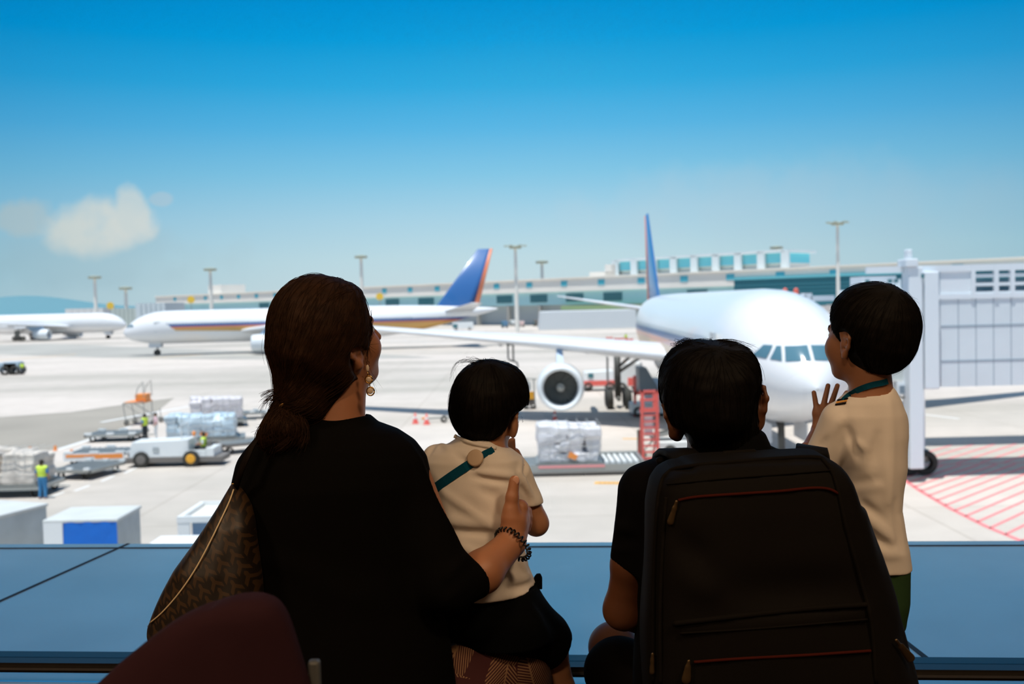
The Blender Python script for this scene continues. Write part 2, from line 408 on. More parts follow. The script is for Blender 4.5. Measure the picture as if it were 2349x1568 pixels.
for x0, x1 in ((1135, 1170), (1212, 1250), (1294, 1333), (1380, 1422), (1572, 1618), (1035, 1068), (955, 990), (880, 910), (640, 660), (690, 710), (590, 612)):
    w = tp('window', tb(MB(), TU(x0), TU(x1), zC + (zF - zC) * .22, zF - (zF - zC) * .18, -.9, -1.3), m_dk)
for x in (1090, 1160, 1232, 1480, 1560):
    tp('column', tb(MB(), TU(x) - .6, TU(x) + .6, 0, zC, -1, -2.2), mat('concrete_column', (160, 158, 152), .8))
tp('planter', tb(MB(), TU(1480), TU(1290), zC - 1.6, zC - .4, .8, -1.5), m_grn)
# glazed hall to the right
uA, uB = TU(2075), TU(1686)
tp('glazed_front', tb(MB(), uA - 60, uB, TZ(1700, 682) - 4, TZ(1700, 642), .3, -3), m_gl)
gs = MB()
for k in range(4): z = TZ(1700, 642) - .5 - k * 1.0; tb(gs, uA - 60, uB, z - .18, z, .45, .2)
tp('louvre', gs, mat('teal_louvre', (70, 132, 144), .4))
tp('teal_fascia', tb(MB(), uA - 60, uB, TZ(1700, 642), TZ(1700, 636), .6, -1), mat('teal_fascia', (110, 190, 200), .4))
# upper storey
zu0 = TZ(1600, 622); zu1 = TZ(1600, 585); ua, ub = TU(1792), TU(1402)
tp('upper_storey_floor', tb(MB(), ua, ub, zT, zu0, -2, -20), m_tw)
fr_ = MB(); tb(fr_, ua, ub, zu1 - .5, zu1 + .3, -2, -20)
for k in range(9):
    u = ub + (ua - ub) * k / 8; tb(fr_, u - 1.1, u + 1.1, zu0, zu1, -2, -3)
tp('upper_frame', fr_, mat('pale_frame', (224, 232, 232), .5))
tp('upper_glazing', tb(MB(), ua + 1, ub - 1, zu0 + 1.4, zu1 - .5, -3.4, -18), mat('turquoise_glazing', (132, 218, 230), .2))
tp('upper_parapet', tb(MB(), ua + 1, ub - 1, zu0, zu0 + 1.4, -4, -18), m_tw)
tp('stair_tower', tb(MB(), TU(1402), TU(1344), zT, TZ(1380, 622), -2, -15), m_tw)
tp('stair_tower', tb(MB(), TU(1404), TU(1380), zT, TZ(1390, 606), -2, -15), m_tw)
tp('rooftop_plant', tb(MB(), TU(500), TU(470), zT, zT + 4.5, -2, -15), m_tw)
# low white shed in front of the terminal
a = G(1238, 757); b_ = G(1476, 755); zs = P(1300, 714, a.y).z
shed = MB().hexa([(a.x, a.y, 0), (b_.x, a.y, 0), (b_.x, a.y + 22, 0), (a.x, a.y + 22, 0)], [(a.x + .6, a.y, zs), (b_.x, a.y, zs), (b_.x, a.y + 22, zs), (a.x + .6, a.y + 22, zs)])
tag(obj('apron_shed', shed, mat('white_shed_panel', (214, 218, 220), .6)), 'long low plain white shed in front of the far terminal', 'building')
# low far buildings on the left
for i, (x0, x1, yt, yb, Y, c, lb) in enumerate(((312, 378, 694, 726, 330, (206, 214, 216), 'small pale ribbed building right behind the middle aeroplane nose'),
        (150, 236, 706, 722, 620, (222, 220, 216), 'low white distant building below the hazy hill'), (255, 312, 706, 726, 560, (190, 198, 192), 'low grey distant building between hill and pale ribbed building'))):
    p, q = P(x0, yb, Y), P(x1, yt, Y)
    o = MB().bx(p.x, q.x, Y, Y + 20, 0, q.z)
    for k in range(1, 6): o.bx(p.x + (q.x - p.x) * k / 6 - .2, p.x + (q.x - p.x) * k / 6 + .2, Y - .4, Y, 0, q.z)
    tag(obj('distant_building', o, mat('far_building_%s' % 'abc'[i], c, .8)), lb, 'building', 'low far buildings')
# yellow stand signs
for i, (px, py, Y) in enumerate(((253, 701, 330), (438, 687, 300), (871, 680, 300))):
    c = P(px, py, Y); s = thing('stand_sign', ('yellow round sign on a pole beside the low far buildings', 'yellow round sign above the nose of the middle aeroplane', "yellow round sign just right of the woman's head")[i], 'sign', (c.x, Y, 0), 0, 'yellow round signs')
    obj('pole', MB().tube([(0, 0, 0), (0, 0, c.z)], .12, 6), mat('galvanised_pole', (170, 174, 172), .5, .4), s)
    obj('sign_face', MB().lathe([(-.1, .0), (-.1, 1.1 * Y / 300), (.1, 1.1 * Y / 300), (.1, 0)], (0, 0, c.z), (0, 1, 0), 16), mat('yellow_sign', (240, 196, 60), .5), s)
# light masts
mastm = mat('mast_grey', (234, 230, 220), .5); lampm = mat('mast_lamp', (176, 180, 160), .5)
masts = [(217, 635, 420, 'leftmost light mast, beside the hazy hill'), (288, 660, 620, 'short distant light mast right of the hill'), (482, 617, 400, 'light mast behind the middle aeroplane forward fuselage'),
         (828, 588, 330, "thin light mast touching the woman's head"), (1182, 566, 260, 'tall light mast in front of the terminal beside the tail fin'), (1243, 600, 400, 'short light mast behind the roof between the two tail fins'),
         (1781, 567, 345, 'light mast at the end of the upper storey'), (1921, 512, 190, "tallest light mast, left of the standing boy's head")]
for px, py, Y, lb in masts:
    c = P(px, py, Y); s = thing('light_mast', lb, 'light mast', (c.x, Y, 0), 0, 'apron light masts'); H = c.z; k = Y / 2284
    base = 0
    obj('pole', MB().tube([(0, 0, base), (0, 0, H)], 5.2 * k, 8, 3.2 * k), mastm, s)
    hd_ = MB().lathe([(-4 * k, 0), (-4 * k, 14 * k), (1 * k, 15 * k), (3 * k, 6 * k), (3 * k, 0)], (0, 0, H), (0, 0, 1), 12)
    obj('lamp_ring', hd_, lampm, s)
    if Y < 250 or px in (1182,):
        ar = MB()
        for q in range(6):
            t_ = q * PI / 3; ar.tube([(0, 0, H), (22 * k * math.cos(t_), 22 * k * math.sin(t_), H + 3 * k)], 1.2 * k, 5).box((22 * k * math.cos(t_), 22 * k * math.sin(t_), H + 2 * k), (8 * k, 6 * k, 3 * k))
        obj('floodlight_arms', ar, lampm, s)
# ================================================================== smooth solid modelling (signed distance -> mesh)
F32 = np.float32
def A3(v): return np.array(tuple(v), F32)
def vlen(d): return np.sqrt((d * d).sum(1))
def cone(a, ra, b, rb, flat=None):
    a, b = A3(a), A3(b); ab = b - a; L2 = float((ab * ab).sum()) + 1e-12
    def f(p):
        t = np.clip(((p - a) @ ab) / L2, 0, 1)
        d = p - a - t[:, None] * ab
        if flat is not None:            # flat = (unit axis, squash factor)
            ax, k = flat; c = d @ ax; d = d + np.outer(c * (1 / k - 1), ax)
        return vlen(d) - (ra + (rb - ra) * t)
    R = max(ra, rb); return f, np.minimum(a, b) - R, np.maximum(a, b) + R
def ell(c, r, rot=None):
    c = A3(c); r = A3(r); Rm = None if rot is None else np.array(rot, F32)
    def f(p):
        d = p - c
        if Rm is not None: d = d @ Rm    # columns of Rm are the local axes
        q = d / r; k0 = vlen(q); k1 = vlen(q / r) + 1e-9
        return k0 * (k0 - 1) / k1
    R = float(r.max()); return f, c - R, c + R
def loft(rows, pw=2.4, cap=.01):
    # rows: (z, cx, cy, rx, ry), any order
    rows = sorted(rows); zs = np.array([q[0] for q in rows], F32); M = np.array([q[1:] for q in rows], F32)
    def f(p):
        z = np.clip(p[:, 2], zs[0], zs[-1])
        cx, cy, rx, ry = (np.interp(z, zs, M[:, i]) for i in range(4))
        qx = np.abs((p[:, 0] - cx) / rx); qy = np.abs((p[:, 1] - cy) / ry)
        k = (qx ** pw + qy ** pw) ** (1 / pw)
        d = (k - 1) * np.minimum(rx, ry)
        dz = np.maximum(zs[0] - p[:, 2], p[:, 2] - zs[-1])
        return np.where(dz > 0, np.sqrt(np.maximum(d, 0) ** 2 + dz ** 2), np.maximum(d, dz)).astype(F32)
    lo = np.array([(M[:, 0] - M[:, 2]).min(), (M[:, 1] - M[:, 3]).min(), zs[0]], F32)
    hi = np.array([(M[:, 0] + M[:, 2]).max(), (M[:, 1] + M[:, 3]).max(), zs[-1]], F32)
    return f, lo - .01, hi + .01
def pxloft(rows, Y, pw=2.4, dr=None, off=0.):
    # rows: (py, left px, right px, depth centre, half depth)
    out = []
    for r in rows:
        py, l, rr, yc, hd = r
        a, b = P(l, py, yc), P(rr, py, yc)
        out.append(((a.z + b.z) / 2, (a.x + b.x) / 2, yc, max((b.x - a.x) / 2 + off, .004), hd + off))
    return loft(out, pw)
def smin(a, b, k):
    h = np.clip(.5 + .5 * (b - a) / k, 0, 1)
    return b + (a - b) * h - k * h * (1 - h)
def union(prims, k=.02):
    def f(p):
        d = None
        for q in prims:
            kk = k
            if isinstance(q[0], tuple): q, kk = q
            e = q[0](p); d = e if d is None else smin(d, e, kk)
        return d
    B = [q[0] if isinstance(q[0], tuple) else q for q in prims]
    return f, np.min([q[1] for q in B], 0), np.max([q[2] for q in B], 0)
def K(q, k): return (q, k)
def minus(a, b, k=.004):
    f = lambda p: -smin(-a[0](p), b[0](p), k)
    return f, a[1], a[2]
def inter(a, b, k=.003): return (lambda p: -smin(-a[0](p), -b[0](p), k)), a[1], a[2]
def half(pt, n):                       # keeps the side away from n
    pt, n = A3(pt), A3(Vector(n).normalized())
    return (lambda p: (p - pt) @ n), np.array([-99.] * 3, F32), np.array([99.] * 3, F32)
def grow(a, r): return (lambda p: a[0](p) - r), a[1] - r, a[2] + r
def folds(a, segs):                    # segs: (p, q, width, height) soft ridges (+) or creases (-)
    S = [(A3(p), A3(q), w, h) for p, q, w, h in segs]
    def f(p):
        d = a[0](p)
        for s, e, w, h in S:
            ab = e - s; t = np.clip(((p - s) @ ab) / float((ab * ab).sum() + 1e-12), 0, 1)
            g = vlen(p - s - t[:, None] * ab); fade = 1 - .6 * np.abs(2 * t - 1) ** 2
            d = d - h * fade * np.exp(-(g / w) ** 2)
        return d
    return f, a[1] - .01, a[2] + .01
def ripple(a, freq, amp, seed=0):      # gentle uneven cloth
    rs = np.random.RandomState(seed); ks = rs.normal(size=(7, 3)).astype(F32) * freq; ph = rs.uniform(0, 6.28, 7)
    def f(p):
        d = a[0](p)
        for kk, h in zip(ks, ph): d = d + np.sin(p @ kk + h) * amp / 3
        return d
    return f, a[1], a[2]
def net(s, h):
    """signed distance -> (verts, quads) by surface nets; only cells near the surface are evaluated finely"""
    f, lo, hi = s; lo = np.array(lo, float) - 3 * h; hi = np.array(hi, float) + 3 * h
    C = 4; nc = np.maximum(np.ceil((hi - lo) / (h * C)).astype(int) + 1, 3); n = nc * C
    cx = [lo[i] + h * (np.arange(nc[i]) * C + (C - 1) / 2) for i in range(3)]
    g = np.stack(np.meshgrid(*cx, indexing='ij'), -1).reshape(-1, 3).astype(F32)
    vc = np.concatenate([f(g[i:i + 400000]) for i in range(0, len(g), 400000)]).reshape(nc).astype(F32)
    V = np.repeat(np.repeat(np.repeat(vc, C, 0), C, 1), C, 2)
    idx = np.argwhere(np.abs(V) < h * 7.5)
    pts = (lo + idx * h).astype(F32)
    vals = np.concatenate([f(pts[i:i + 400000]) for i in range(0, len(pts), 400000)]) if len(pts) else np.zeros(0)
    V[idx[:, 0], idx[:, 1], idx[:, 2]] = vals
    V[0] = V[-1] = 1; V[:, 0] = V[:, -1] = 1; V[:, :, 0] = V[:, :, -1] = 1
    I = V < 0
    sh = tuple(np.array(V.shape) - 1); cnt = np.zeros(sh, np.uint8)
    cor = [(i, j, k) for i in (0, 1) for j in (0, 1) for k in (0, 1)]
    sl = lambda c: tuple(slice(c[i], c[i] + sh[i]) for i in range(3))
    for c in cor: cnt += I[sl(c)]
    cells = np.argwhere((cnt > 0) & (cnt < 8)); ci = tuple(cells.T)
    idm = np.full(sh, -1, np.int64); idm[ci] = np.arange(len(cells))
    acc = np.zeros((len(cells), 3)); num = np.zeros(len(cells))
    for c in cor:
        for ax in range(3):
            if c[ax]: continue
            d = list(c); d[ax] = 1
            a = V[cells[:, 0] + c[0], cells[:, 1] + c[1], cells[:, 2] + c[2]]; b = V[cells[:, 0] + d[0], cells[:, 1] + d[1], cells[:, 2] + d[2]]
            mk = (a < 0) != (b < 0); t = np.where(mk, a / np.where(mk, a - b, 1), 0)
            q = np.tile(np.array(c, float), (len(cells), 1)); q[:, ax] = t
            acc[mk] += q[mk]; num[mk] += 1
    vs = lo + (cells + acc / num[:, None]) * h
    quads = []
    for ax in range(3):
        o1, o2 = [(1, 2), (2, 0), (0, 1)][ax]
        s0 = [slice(1, -1)] * 3; s0[ax] = slice(0, -1); s1 = list(s0); s1[ax] = slice(1, None)
        a, b = I[tuple(s0)], I[tuple(s1)]
        for sgn, mk in ((1, a & ~b), (0, ~a & b)):
            e = np.argwhere(mk); 
            if not len(e): continue
            e = e + 1; e[:, ax] -= 1
            def at(k1, k2):
                q = e.copy(); q[:, o1] -= k1; q[:, o2] -= k2
                return idm[q[:, 0], q[:, 1], q[:, 2]]
            qd = np.stack([at(1, 1), at(0, 1), at(0, 0), at(1, 0)], 1)
            quads.append(qd if sgn else qd[:, ::-1])
    return vs, np.concatenate(quads)
def sobj(name, parts, material, parent, h, origin=(0, 0, 0), sm=2, extra=None):
    """parts: one solid or a list of (solid, voxel) made into ONE mesh"""
    if not isinstance(parts, list): parts = [(parts, h)]
    V = []; Q = []; o = 0
    for s, hh in parts:
        v, q = net(s, hh)
        for _ in range(sm):             # light relaxing
            a = np.zeros_like(v); c = np.zeros(len(v))
            for i in range(4):
                np.add.at(a, q[:, i], v[q[:, (i + 1) % 4]]); np.add.at(c, q[:, i], 1)
            v = v * .5 + .5 * a / np.maximum(c, 1)[:, None]
        V.append(v); Q.append(q + o); o += len(v)
    V = np.concatenate(V) - np.array(tuple(origin)); Q = np.concatenate(Q)
    faces = Q.tolist(); verts = V.tolist()
    if extra is not None:
        k = len(verts); verts += [tuple(Vector(p) - Vector(origin)) for p in extra.v]; faces += [tuple(i + k for i in f) for f in extra.f]
    me = bpy.data.meshes.new(name); me.from_pydata(verts, [], faces); me.update()
    return link(name, me, material, parent, True, fix=False)

# ================================================================== aeroplanes
def livery(name, bands):
    m = bpy.data.materials.new(name); m.use_nodes = True; t = m.node_tree; b = t.nodes['Principled BSDF']
    b.inputs['Roughness'].default_value = .28; b.inputs['Coat Weight'].default_value = .3
    co = t.nodes.new('ShaderNodeTexCoord'); sp = t.nodes.new('ShaderNodeSeparateXYZ'); t.links.new(co.outputs['Object'], sp.inputs[0])
    def mth(op, a, c):
        n = t.nodes.new('ShaderNodeMath'); n.operation = op
        for i, v in enumerate((a, c)):
            if isinstance(v, (int, float)): n.inputs[i].default_value = v
            else: t.links.new(v, n.inputs[i])
        return n.outputs[0]
    white = lin((236, 236, 236)); cur = None
    for z0, z1, sl, x0, c in bands:      # lower edge z0 + sl*(x-x0)
        f = mth('MULTIPLY', mth('LESS_THAN', sp.outputs[2], z1), mth('GREATER_THAN', mth('ADD', sp.outputs[2], mth('MULTIPLY', mth('SUBTRACT', sp.outputs[0], x0), sl)), z0))
        f = mth('MULTIPLY', f, mth('GREATER_THAN', mth('ADD', sp.outputs[0], mth('MULTIPLY', sp.outputs[2], .9)), x0))
        n = t.nodes.new('ShaderNodeMix'); n.data_type = 'RGBA'; t.links.new(f, n.inputs[0])
        if cur is None: n.inputs[6].default_value = (*white, 1)
        else: t.links.new(cur, n.inputs[6])
        n.inputs[7].default_value = (*lin(c), 1); cur = n.outputs[2]
    if cur is not None:                  # the row of cabin windows
        f = mth('MULTIPLY', mth('LESS_THAN', mth('ABSOLUTE', mth('SUBTRACT', sp.outputs[2], .62), 0.), .16), mth('LESS_THAN', mth('FRACT', mth('DIVIDE', sp.outputs[0], .55), 0.), .42))
        f = mth('MULTIPLY', f, mth('MULTIPLY', mth('GREATER_THAN', sp.outputs[0], 8.), mth('LESS_THAN', sp.outputs[0], 52.)))
        n = t.nodes.new('ShaderNodeMix'); n.data_type = 'RGBA'; t.links.new(f, n.inputs[0]); t.links.new(cur, n.inputs[6]); n.inputs[7].default_value = (*lin((120, 136, 150)), 1); cur = n.outputs[2]
    if cur is None: b.inputs['Base Color'].default_value = (*white, 1)
    else: t.links.new(cur, b.inputs['Base Color'])
    return m
liv_a = livery('striped_livery', [(.12, .55, 0, 9, (52, 92, 150)), (-.22, .12, 0, 9, (206, 120, 92)), (-.62, -.22, .028, 9.2, (214, 166, 92))])
liv_b = livery('plain_livery', [])
m_navy = mat('navy_fin', (58, 108, 168), .3, coat=.3); m_oredge = mat('orange_fin_edge', (226, 132, 96), .4)
m_wing = mat('wing_pale_grey', (222, 224, 226), .35); m_nac = mat('nacelle_white', (230, 234, 236), .3); m_lip = mat('inlet_lip', (228, 234, 236), .35)
m_fan = mat('fan_blades', (120, 124, 120), .5, .2); m_noz = mat('exhaust_metal', (150, 138, 128), .35, .9); m_tyre = mat('tyre_rubber', (56, 56, 52), .85)
m_strut = mat('gear_strut', (96, 96, 92), .5, .4); m_cock = mat('cockpit_glass', (84, 124, 140), .1); m_spin = mat('spinner', (170, 168, 160), .4)
def airplane(label, loc, rz, L=64., R=2.9, liv=liv_a, fin=(51, 62, 60, 63.5, 10.8), zc=5.6, group=None, detail=True, eng_s=26, edge=True, span=29.):
    root = thing('airplane', label, 'aeroplane', (loc[0], loc[1], zc), rz, group)
    k = L / 64.
    st = [(0, .03, -.95), (.25, .55, -.9), (.6, .92, -.84), (1.2, 1.38, -.70), (2., 1.82, -.52), (3., 2.2, -.34), (4.2, 2.52, -.19), (5.6, 2.75, -.08), (7.2, 2.87, -.02), (9, 2.9, 0),
          (38, 2.9, 0), (42, 2.84, .05), (46, 2.66, .2), (50, 2.3, .48), (54, 1.78, .85), (58, 1.15, 1.25), (61, .7, 1.55), (63.4, .3, 1.8), (64, .12, 1.85)]
    S = np.array([q[0] for q in st]); S = np.where(S > 9, 9 + (S - 9) * (L - 9) / 55, S); Rr = np.array([q[1] for q in st]) * R / 2.9; Zc = np.array([q[2] for q in st])
    # smooth dense stations
    ss = np.concatenate([np.linspace(0, 9, 37) ** 1.0, np.linspace(9.5, L, 60)]); ss[1:6] = ss[1:6]
    rr = np.interp(ss, S, Rr); zz = np.interp(ss, S, Zc)
    for _ in range(2):
        rr[2:-1] = .25 * rr[1:-2] + .5 * rr[2:-1] + .25 * np.append(rr[3:], rr[-1])[:len(rr[2:-1])]
        zz[2:-1] = .25 * zz[1:-2] + .5 * zz[2:-1] + .25 * np.append(zz[3:], zz[-1])[:len(zz[2:-1])]
    n = 36; vs = []; fs = []
    for s, r, z in zip(ss, rr, zz):
        for j in range(n):
            a = 2 * PI * j / n; vs.append((s, r * math.sin(a), z + r * math.cos(a)))
    for i in range(len(ss) - 1):
        for j in range(n): fs.append((i * n + j, i * n + (j + 1) % n, (i + 1) * n + (j + 1) % n, (i + 1) * n + j))
    fu = obj('fuselage', MB().add(vs, fs), liv, root, True)
    obj('belly_fairing', MB().sph((eng_s + 4.5, 0, -1.6), (8.5, 2.75, 1.65), 16), mat('fairing_white', (232, 232, 230), .35), root, True)
    if detail:
        def hit(y, z):
            lo_, hi_ = 0, 12
            for _ in range(30):
                md = (lo_ + hi_) / 2
                if math.hypot(y, z - np.interp(md, ss, zz)) > np.interp(md, ss, rr): lo_ = md
                else: hi_ = md
            return md
        panes = [[(.06, .10), (.94, .06), (.86, .62), (.06, .66)], [(1.04, .07), (1.40, .13), (1.12, .63), (.96, .63)], [(1.5, .15), (1.92, .22), (1.5, .66), (1.22, .65)]]
        for sg in (1, -1):
            for q in panes:
                vs = []; nn = 5
                for i in range(nn + 1):
                    for j in range(nn + 1):
                        u, v = i / nn, j / nn
                        y = (q[0][0] * (1 - u) + q[1][0] * u) * (1 - v) + (q[3][0] * (1 - u) + q[2][0] * u) * v
                        z = (q[0][1] * (1 - u) + q[1][1] * u) * (1 - v) + (q[3][1] * (1 - u) + q[2][1] * u) * v
                        vs.append((hit(y * sg, z) - .035, y * sg * 1.012, z))
                fs = [(i * (nn + 1) + j, (i + 1) * (nn + 1) + j, (i + 1) * (nn + 1) + j + 1, i * (nn + 1) + j + 1) for i in range(nn) for j in range(nn)]
                obj('cockpit_window', MB().add(vs, fs), m_cock, root, True)
        for sg in (1, -1):
            d = obj('cabin_door', MB().box((6.6, sg * 2.76, .1), (1.05, .12, 1.85)), mat('door_outline', (200, 204, 206), .4), root)
    # wings
    def foil(le, te, z, th, y):
        c = te - le; pr = [(0, 0), (.03, .35), (.12, .7), (.3, 1), (.55, .8), (.8, .38), (1, .03), (.8, -.22), (.5, -.5), (.25, -.6), (.08, -.42), (.02, -.2)]
        return [(le + a * c, y, z + b * th / 2) for a, b in pr]
    def surf(name, secs, m, vert=False):
        vs = []; fs = []
        for s in secs: vs += foil(*s)
        q = 12
        for i in range(len(secs) - 1):
            for j in range(q): fs.append((i * q + j, i * q + (j + 1) % q, (i + 1) * q + (j + 1) % q, (i + 1) * q + j))
        fs += [tuple(range(q)), tuple((len(secs) - 1) * q + j for j in range(q))]
        if vert: vs = [(x, z_, y_) for x, y_, z_ in vs]
        return obj(name, MB().add(vs, fs), m, root, True)
    e = eng_s - 26; w0 = 23 + e
    for sg in (1, -1):
        w = surf('wing', [(w0 - 1.5, w0 + 11, -1.25, 1.7, 1.5 * sg), (w0, w0 + 10.6, -1.0, 1.5, 2.7 * sg), (w0 + 5, w0 + 11.6, -.35, 1.15, 9.6 * sg), (w0 + 11.5, w0 + 15, .45, .6, 19.5 * sg), (w0 + 17.8, w0 + 20, 1.25, .28, span * sg), (w0 + 18.8, w0 + 20.4, 2.2, .12, (span + .6) * sg)], m_wing)
        obj('flap_track_fairing', MB().sph((w0 + 12.5, 7.2 * sg, -1.0), (2.6, .28, .35), 8), m_wing, root, True)
        obj('flap_track_fairing', MB().sph((w0 + 13.6, 13.5 * sg, -.45), (2.2, .24, .3), 8), m_wing, root, True)
        # engine
        ey, ez = 9.25 * sg, -3.05
        en = obj('engine_nacelle', MB().lathe([(1.0, 1.10), (.35, 1.15), (.1, 1.22), (0, 1.30), (.06, 1.38), (.3, 1.46), (1., 1.54), (2.1, 1.57), (3.4, 1.48), (4.6, 1.2), (4.6, .95), (3.9, .9)], (eng_s, ey, ez), (1, 0, 0), 40), m_nac, root, True)
        obj('inlet_lip', MB().lathe([(.32, 1.14), (.1, 1.205), (-.015, 1.30), (.05, 1.385), (.28, 1.47)], (eng_s, ey, ez), (1, 0, 0), 40), m_lip, en, True)
        obj('exhaust_nozzle', MB().lathe([(3.8, .95), (4.7, .86), (5.6, .66), (5.6, .5), (6.6, .08)], (eng_s, ey, ez), (1, 0, 0), 24), m_noz, en, True)
        fb = MB().lathe([(1.35, 1.1), (1.36, .0)], (eng_s, ey, ez), (1, 0, 0), 40)
        for q in range(24):
            a0 = 2 * PI * q / 24; a1 = a0 + .2
            c0, s0_, c1, s1 = math.cos(a0), math.sin(a0), math.cos(a1 + .12), math.sin(a1 + .12)
            fb.add([(eng_s + .98, ey + .28 * c0, ez + .28 * s0_), (eng_s + 1.2, ey + .28 * math.cos(a1), ez + .28 * math.sin(a1)), (eng_s + 1.28, ey + 1.09 * c1, ez + 1.09 * s1), (eng_s + 1.02, ey + 1.09 * math.cos(a0 + .1), ez + 1.09 * math.sin(a0 + .1))], [(0, 1, 2, 3)])
        obj('fan', fb, m_fan, en)
        obj('spinner', MB().lathe([(.55, 0), (.7, .14), (1.0, .3), (1.15, .3)], (eng_s, ey, ez), (1, 0, 0), 20), m_spin, en, True)
        obj('pylon', MB().hexa([(eng_s + 1.2, ey - .22, ez + 1.4), (eng_s + 5.4, ey - .22, ez + 1.0), (eng_s + 5.4, ey + .22, ez + 1.0), (eng_s + 1.2, ey + .22, ez + 1.4)],
                               [(eng_s + 2.4, ey - .2, -.45), (eng_s + 7, ey - .2, -.6), (eng_s + 7, ey + .2, -.6), (eng_s + 2.4, ey + .2, -.45)]), mat('pylon_blue_grey', (150, 178, 204), .4), root)
        # main gear
        gs_, gy = eng_s + 12, 4.8 * sg; gb = -zc
        gr = obj('main_gear', MB().tube([(gs_, gy, -1.2), (gs_, gy, gb + .75)], .26, 10).tube([(gs_, gy, -2.6), (gs_ - 1.6, gy - 1.2 * sg, -1.4)], .12, 8).tube([(gs_, gy, -3), (gs_, gy - 2.4 * sg, -1.4)], .13, 8).tube([(gs_ - 1.1, gy, gb + .72), (gs_ + 1.1, gy, gb + .72)], .16, 8), m_strut, root, True)
        for a in (-.98, .98):
            for b_ in (-.68, .68):
                obj('wheel', MB().lathe([(-.26, .3), (-.26, .58), (-.18, .72), (.18, .72), (.26, .58), (.26, .3)], (gs_ + a, gy + b_, gb + .72), (0, 1, 0), 20), m_tyre, gr, True)
        obj('gear_door', MB().box((gs_, gy + .75 * sg, -2.7), (1.7, .06, 1.9)), m_strut, gr)
    ng = obj('nose_gear', MB().tube([(6, 0, -2.2), (5.8, 0, -zc + .5)], .15, 10).tube([(5.9, 0, -3.4), (7.4, 0, -2.5)], .08, 8), m_strut, root, True)
    for b_ in (-.38, .38):
        obj('wheel', MB().lathe([(-.17, .2), (-.17, .42), (-.1, .52), (.1, .52), (.17, .42), (.17, .2)], (5.8, b_, -zc + .52), (0, 1, 0), 20), m_tyre, ng, True)
    for b_ in (-.75, .75): obj('nose_gear_door', MB().box((5.6, b_, -3.2), (2.2, .05, .8)), m_wing, ng)
    # tail
    f0, f1, f2, f3, fz = fin
    fm = m_navy if edge else m_wing
    surf('tail_fin', [(f0 - 1.5, f1 - .9, 0, .6, 1.2), (f0, f1 - .9, 0, .55, 2.2), (f2, f3 - .5, 0, .2, fz)], fm, True)
    if edge: surf('rudder_edge', [(f1 - 1.0, f1, 0, .2, 2.0), (f3 - .55, f3, 0, .1, fz + .02)], m_oredge, True)
    for sg in (1, -1):
        surf('tailplane', [(L * .845, L * .93, 1.5, .55, .5 * sg), (L * .915, L * .95, 3.0, .16, 9.0 * sg)], m_wing)
    return root
ax0 = Vector((11.35, 37.0)); rz_main = math.atan2(1, .036)
airplane('white airliner seen nose first on the right, with dark cockpit windows', (ax0.x, ax0.y), rz_main)
airplane('white airliner with gold and orange stripe seen side-on behind the woman', (-70.2, 180), math.atan2(.11, 1), L=68, R=3.0, fin=(56.3, 64.4, 64.6, 67.4, 13.1), zc=5.06, eng_s=24)
q = P(290, 745, 300)
airplane('distant white airliner at the left edge of the apron', (q.x, 300), math.radians(180 - 4), L=60, R=2.95, liv=liv_b, fin=(50, 60, 58, 62, 10), zc=4.9, detail=False, edge=False, span=26, eng_s=19)
# ================================================================== ground equipment
m_wp = mat('white_vehicle_paint', (232, 234, 232), .35); m_chas = mat('vehicle_chassis_grey', (120, 114, 108), .6); m_yhub = mat('yellow_hub', (240, 172, 50), .5)
m_or = mat('orange_paint', (244, 150, 70), .5); m_red = mat('salmon_red_paint', (232, 104, 94), .5); m_deck = mat('roller_deck', (140, 144, 142), .5, .4, var=(6, .25))
m_sil = mat('grey_steel', (170, 172, 168), .4, .6); m_cargo = mat('wrapped_cargo', (216, 206, 194), .55, var=(2.5, .25), bump=(4, .8, .05)); m_net = mat('cargo_net', (196, 196, 192), .7)
m_plast = mat('plastic_sheet', (206, 222, 230), .2, var=(1.5, .15), bump=(3, .9, .06)); m_vest = mat('hi_vis_vest', (214, 240, 84), .7); m_bshirt = mat('blue_work_shirt', (52, 120, 178), .8)
m_jean = mat('blue_jeans', (62, 132, 180), .85); m_skin2 = mat('tanned_skin', (176, 124, 90), .6); m_hair2 = mat('dark_short_hair', (44, 38, 26), .8); m_dark = mat('dark_trousers', (44, 52, 58), .85)
def wheel(mb, c, r, w, ax=(0, 1, 0)): return mb.lathe([(-w / 2, r * .55), (-w / 2, r * .85), (-w / 2 * .7, r), (w / 2 * .7, r), (w / 2, r * .85), (w / 2, r * .55)], c, ax, 18)
def wheels(root, pts, r, w=.25, hub=None):
    for p in pts:
        t = obj('wheel', wheel(MB(), (p[0], p[1], r), r, w), m_tyre, root, True)
        if hub: obj('hub', MB().lathe([(-w / 2 - .01, 0), (-w / 2 - .02, r * .3), (-w / 2, r * .58), (w / 2, r * .58), (w / 2 + .02, r * .3), (w / 2 + .01, 0)], (p[0], p[1], r), (0, 1, 0), 18), hub, t)
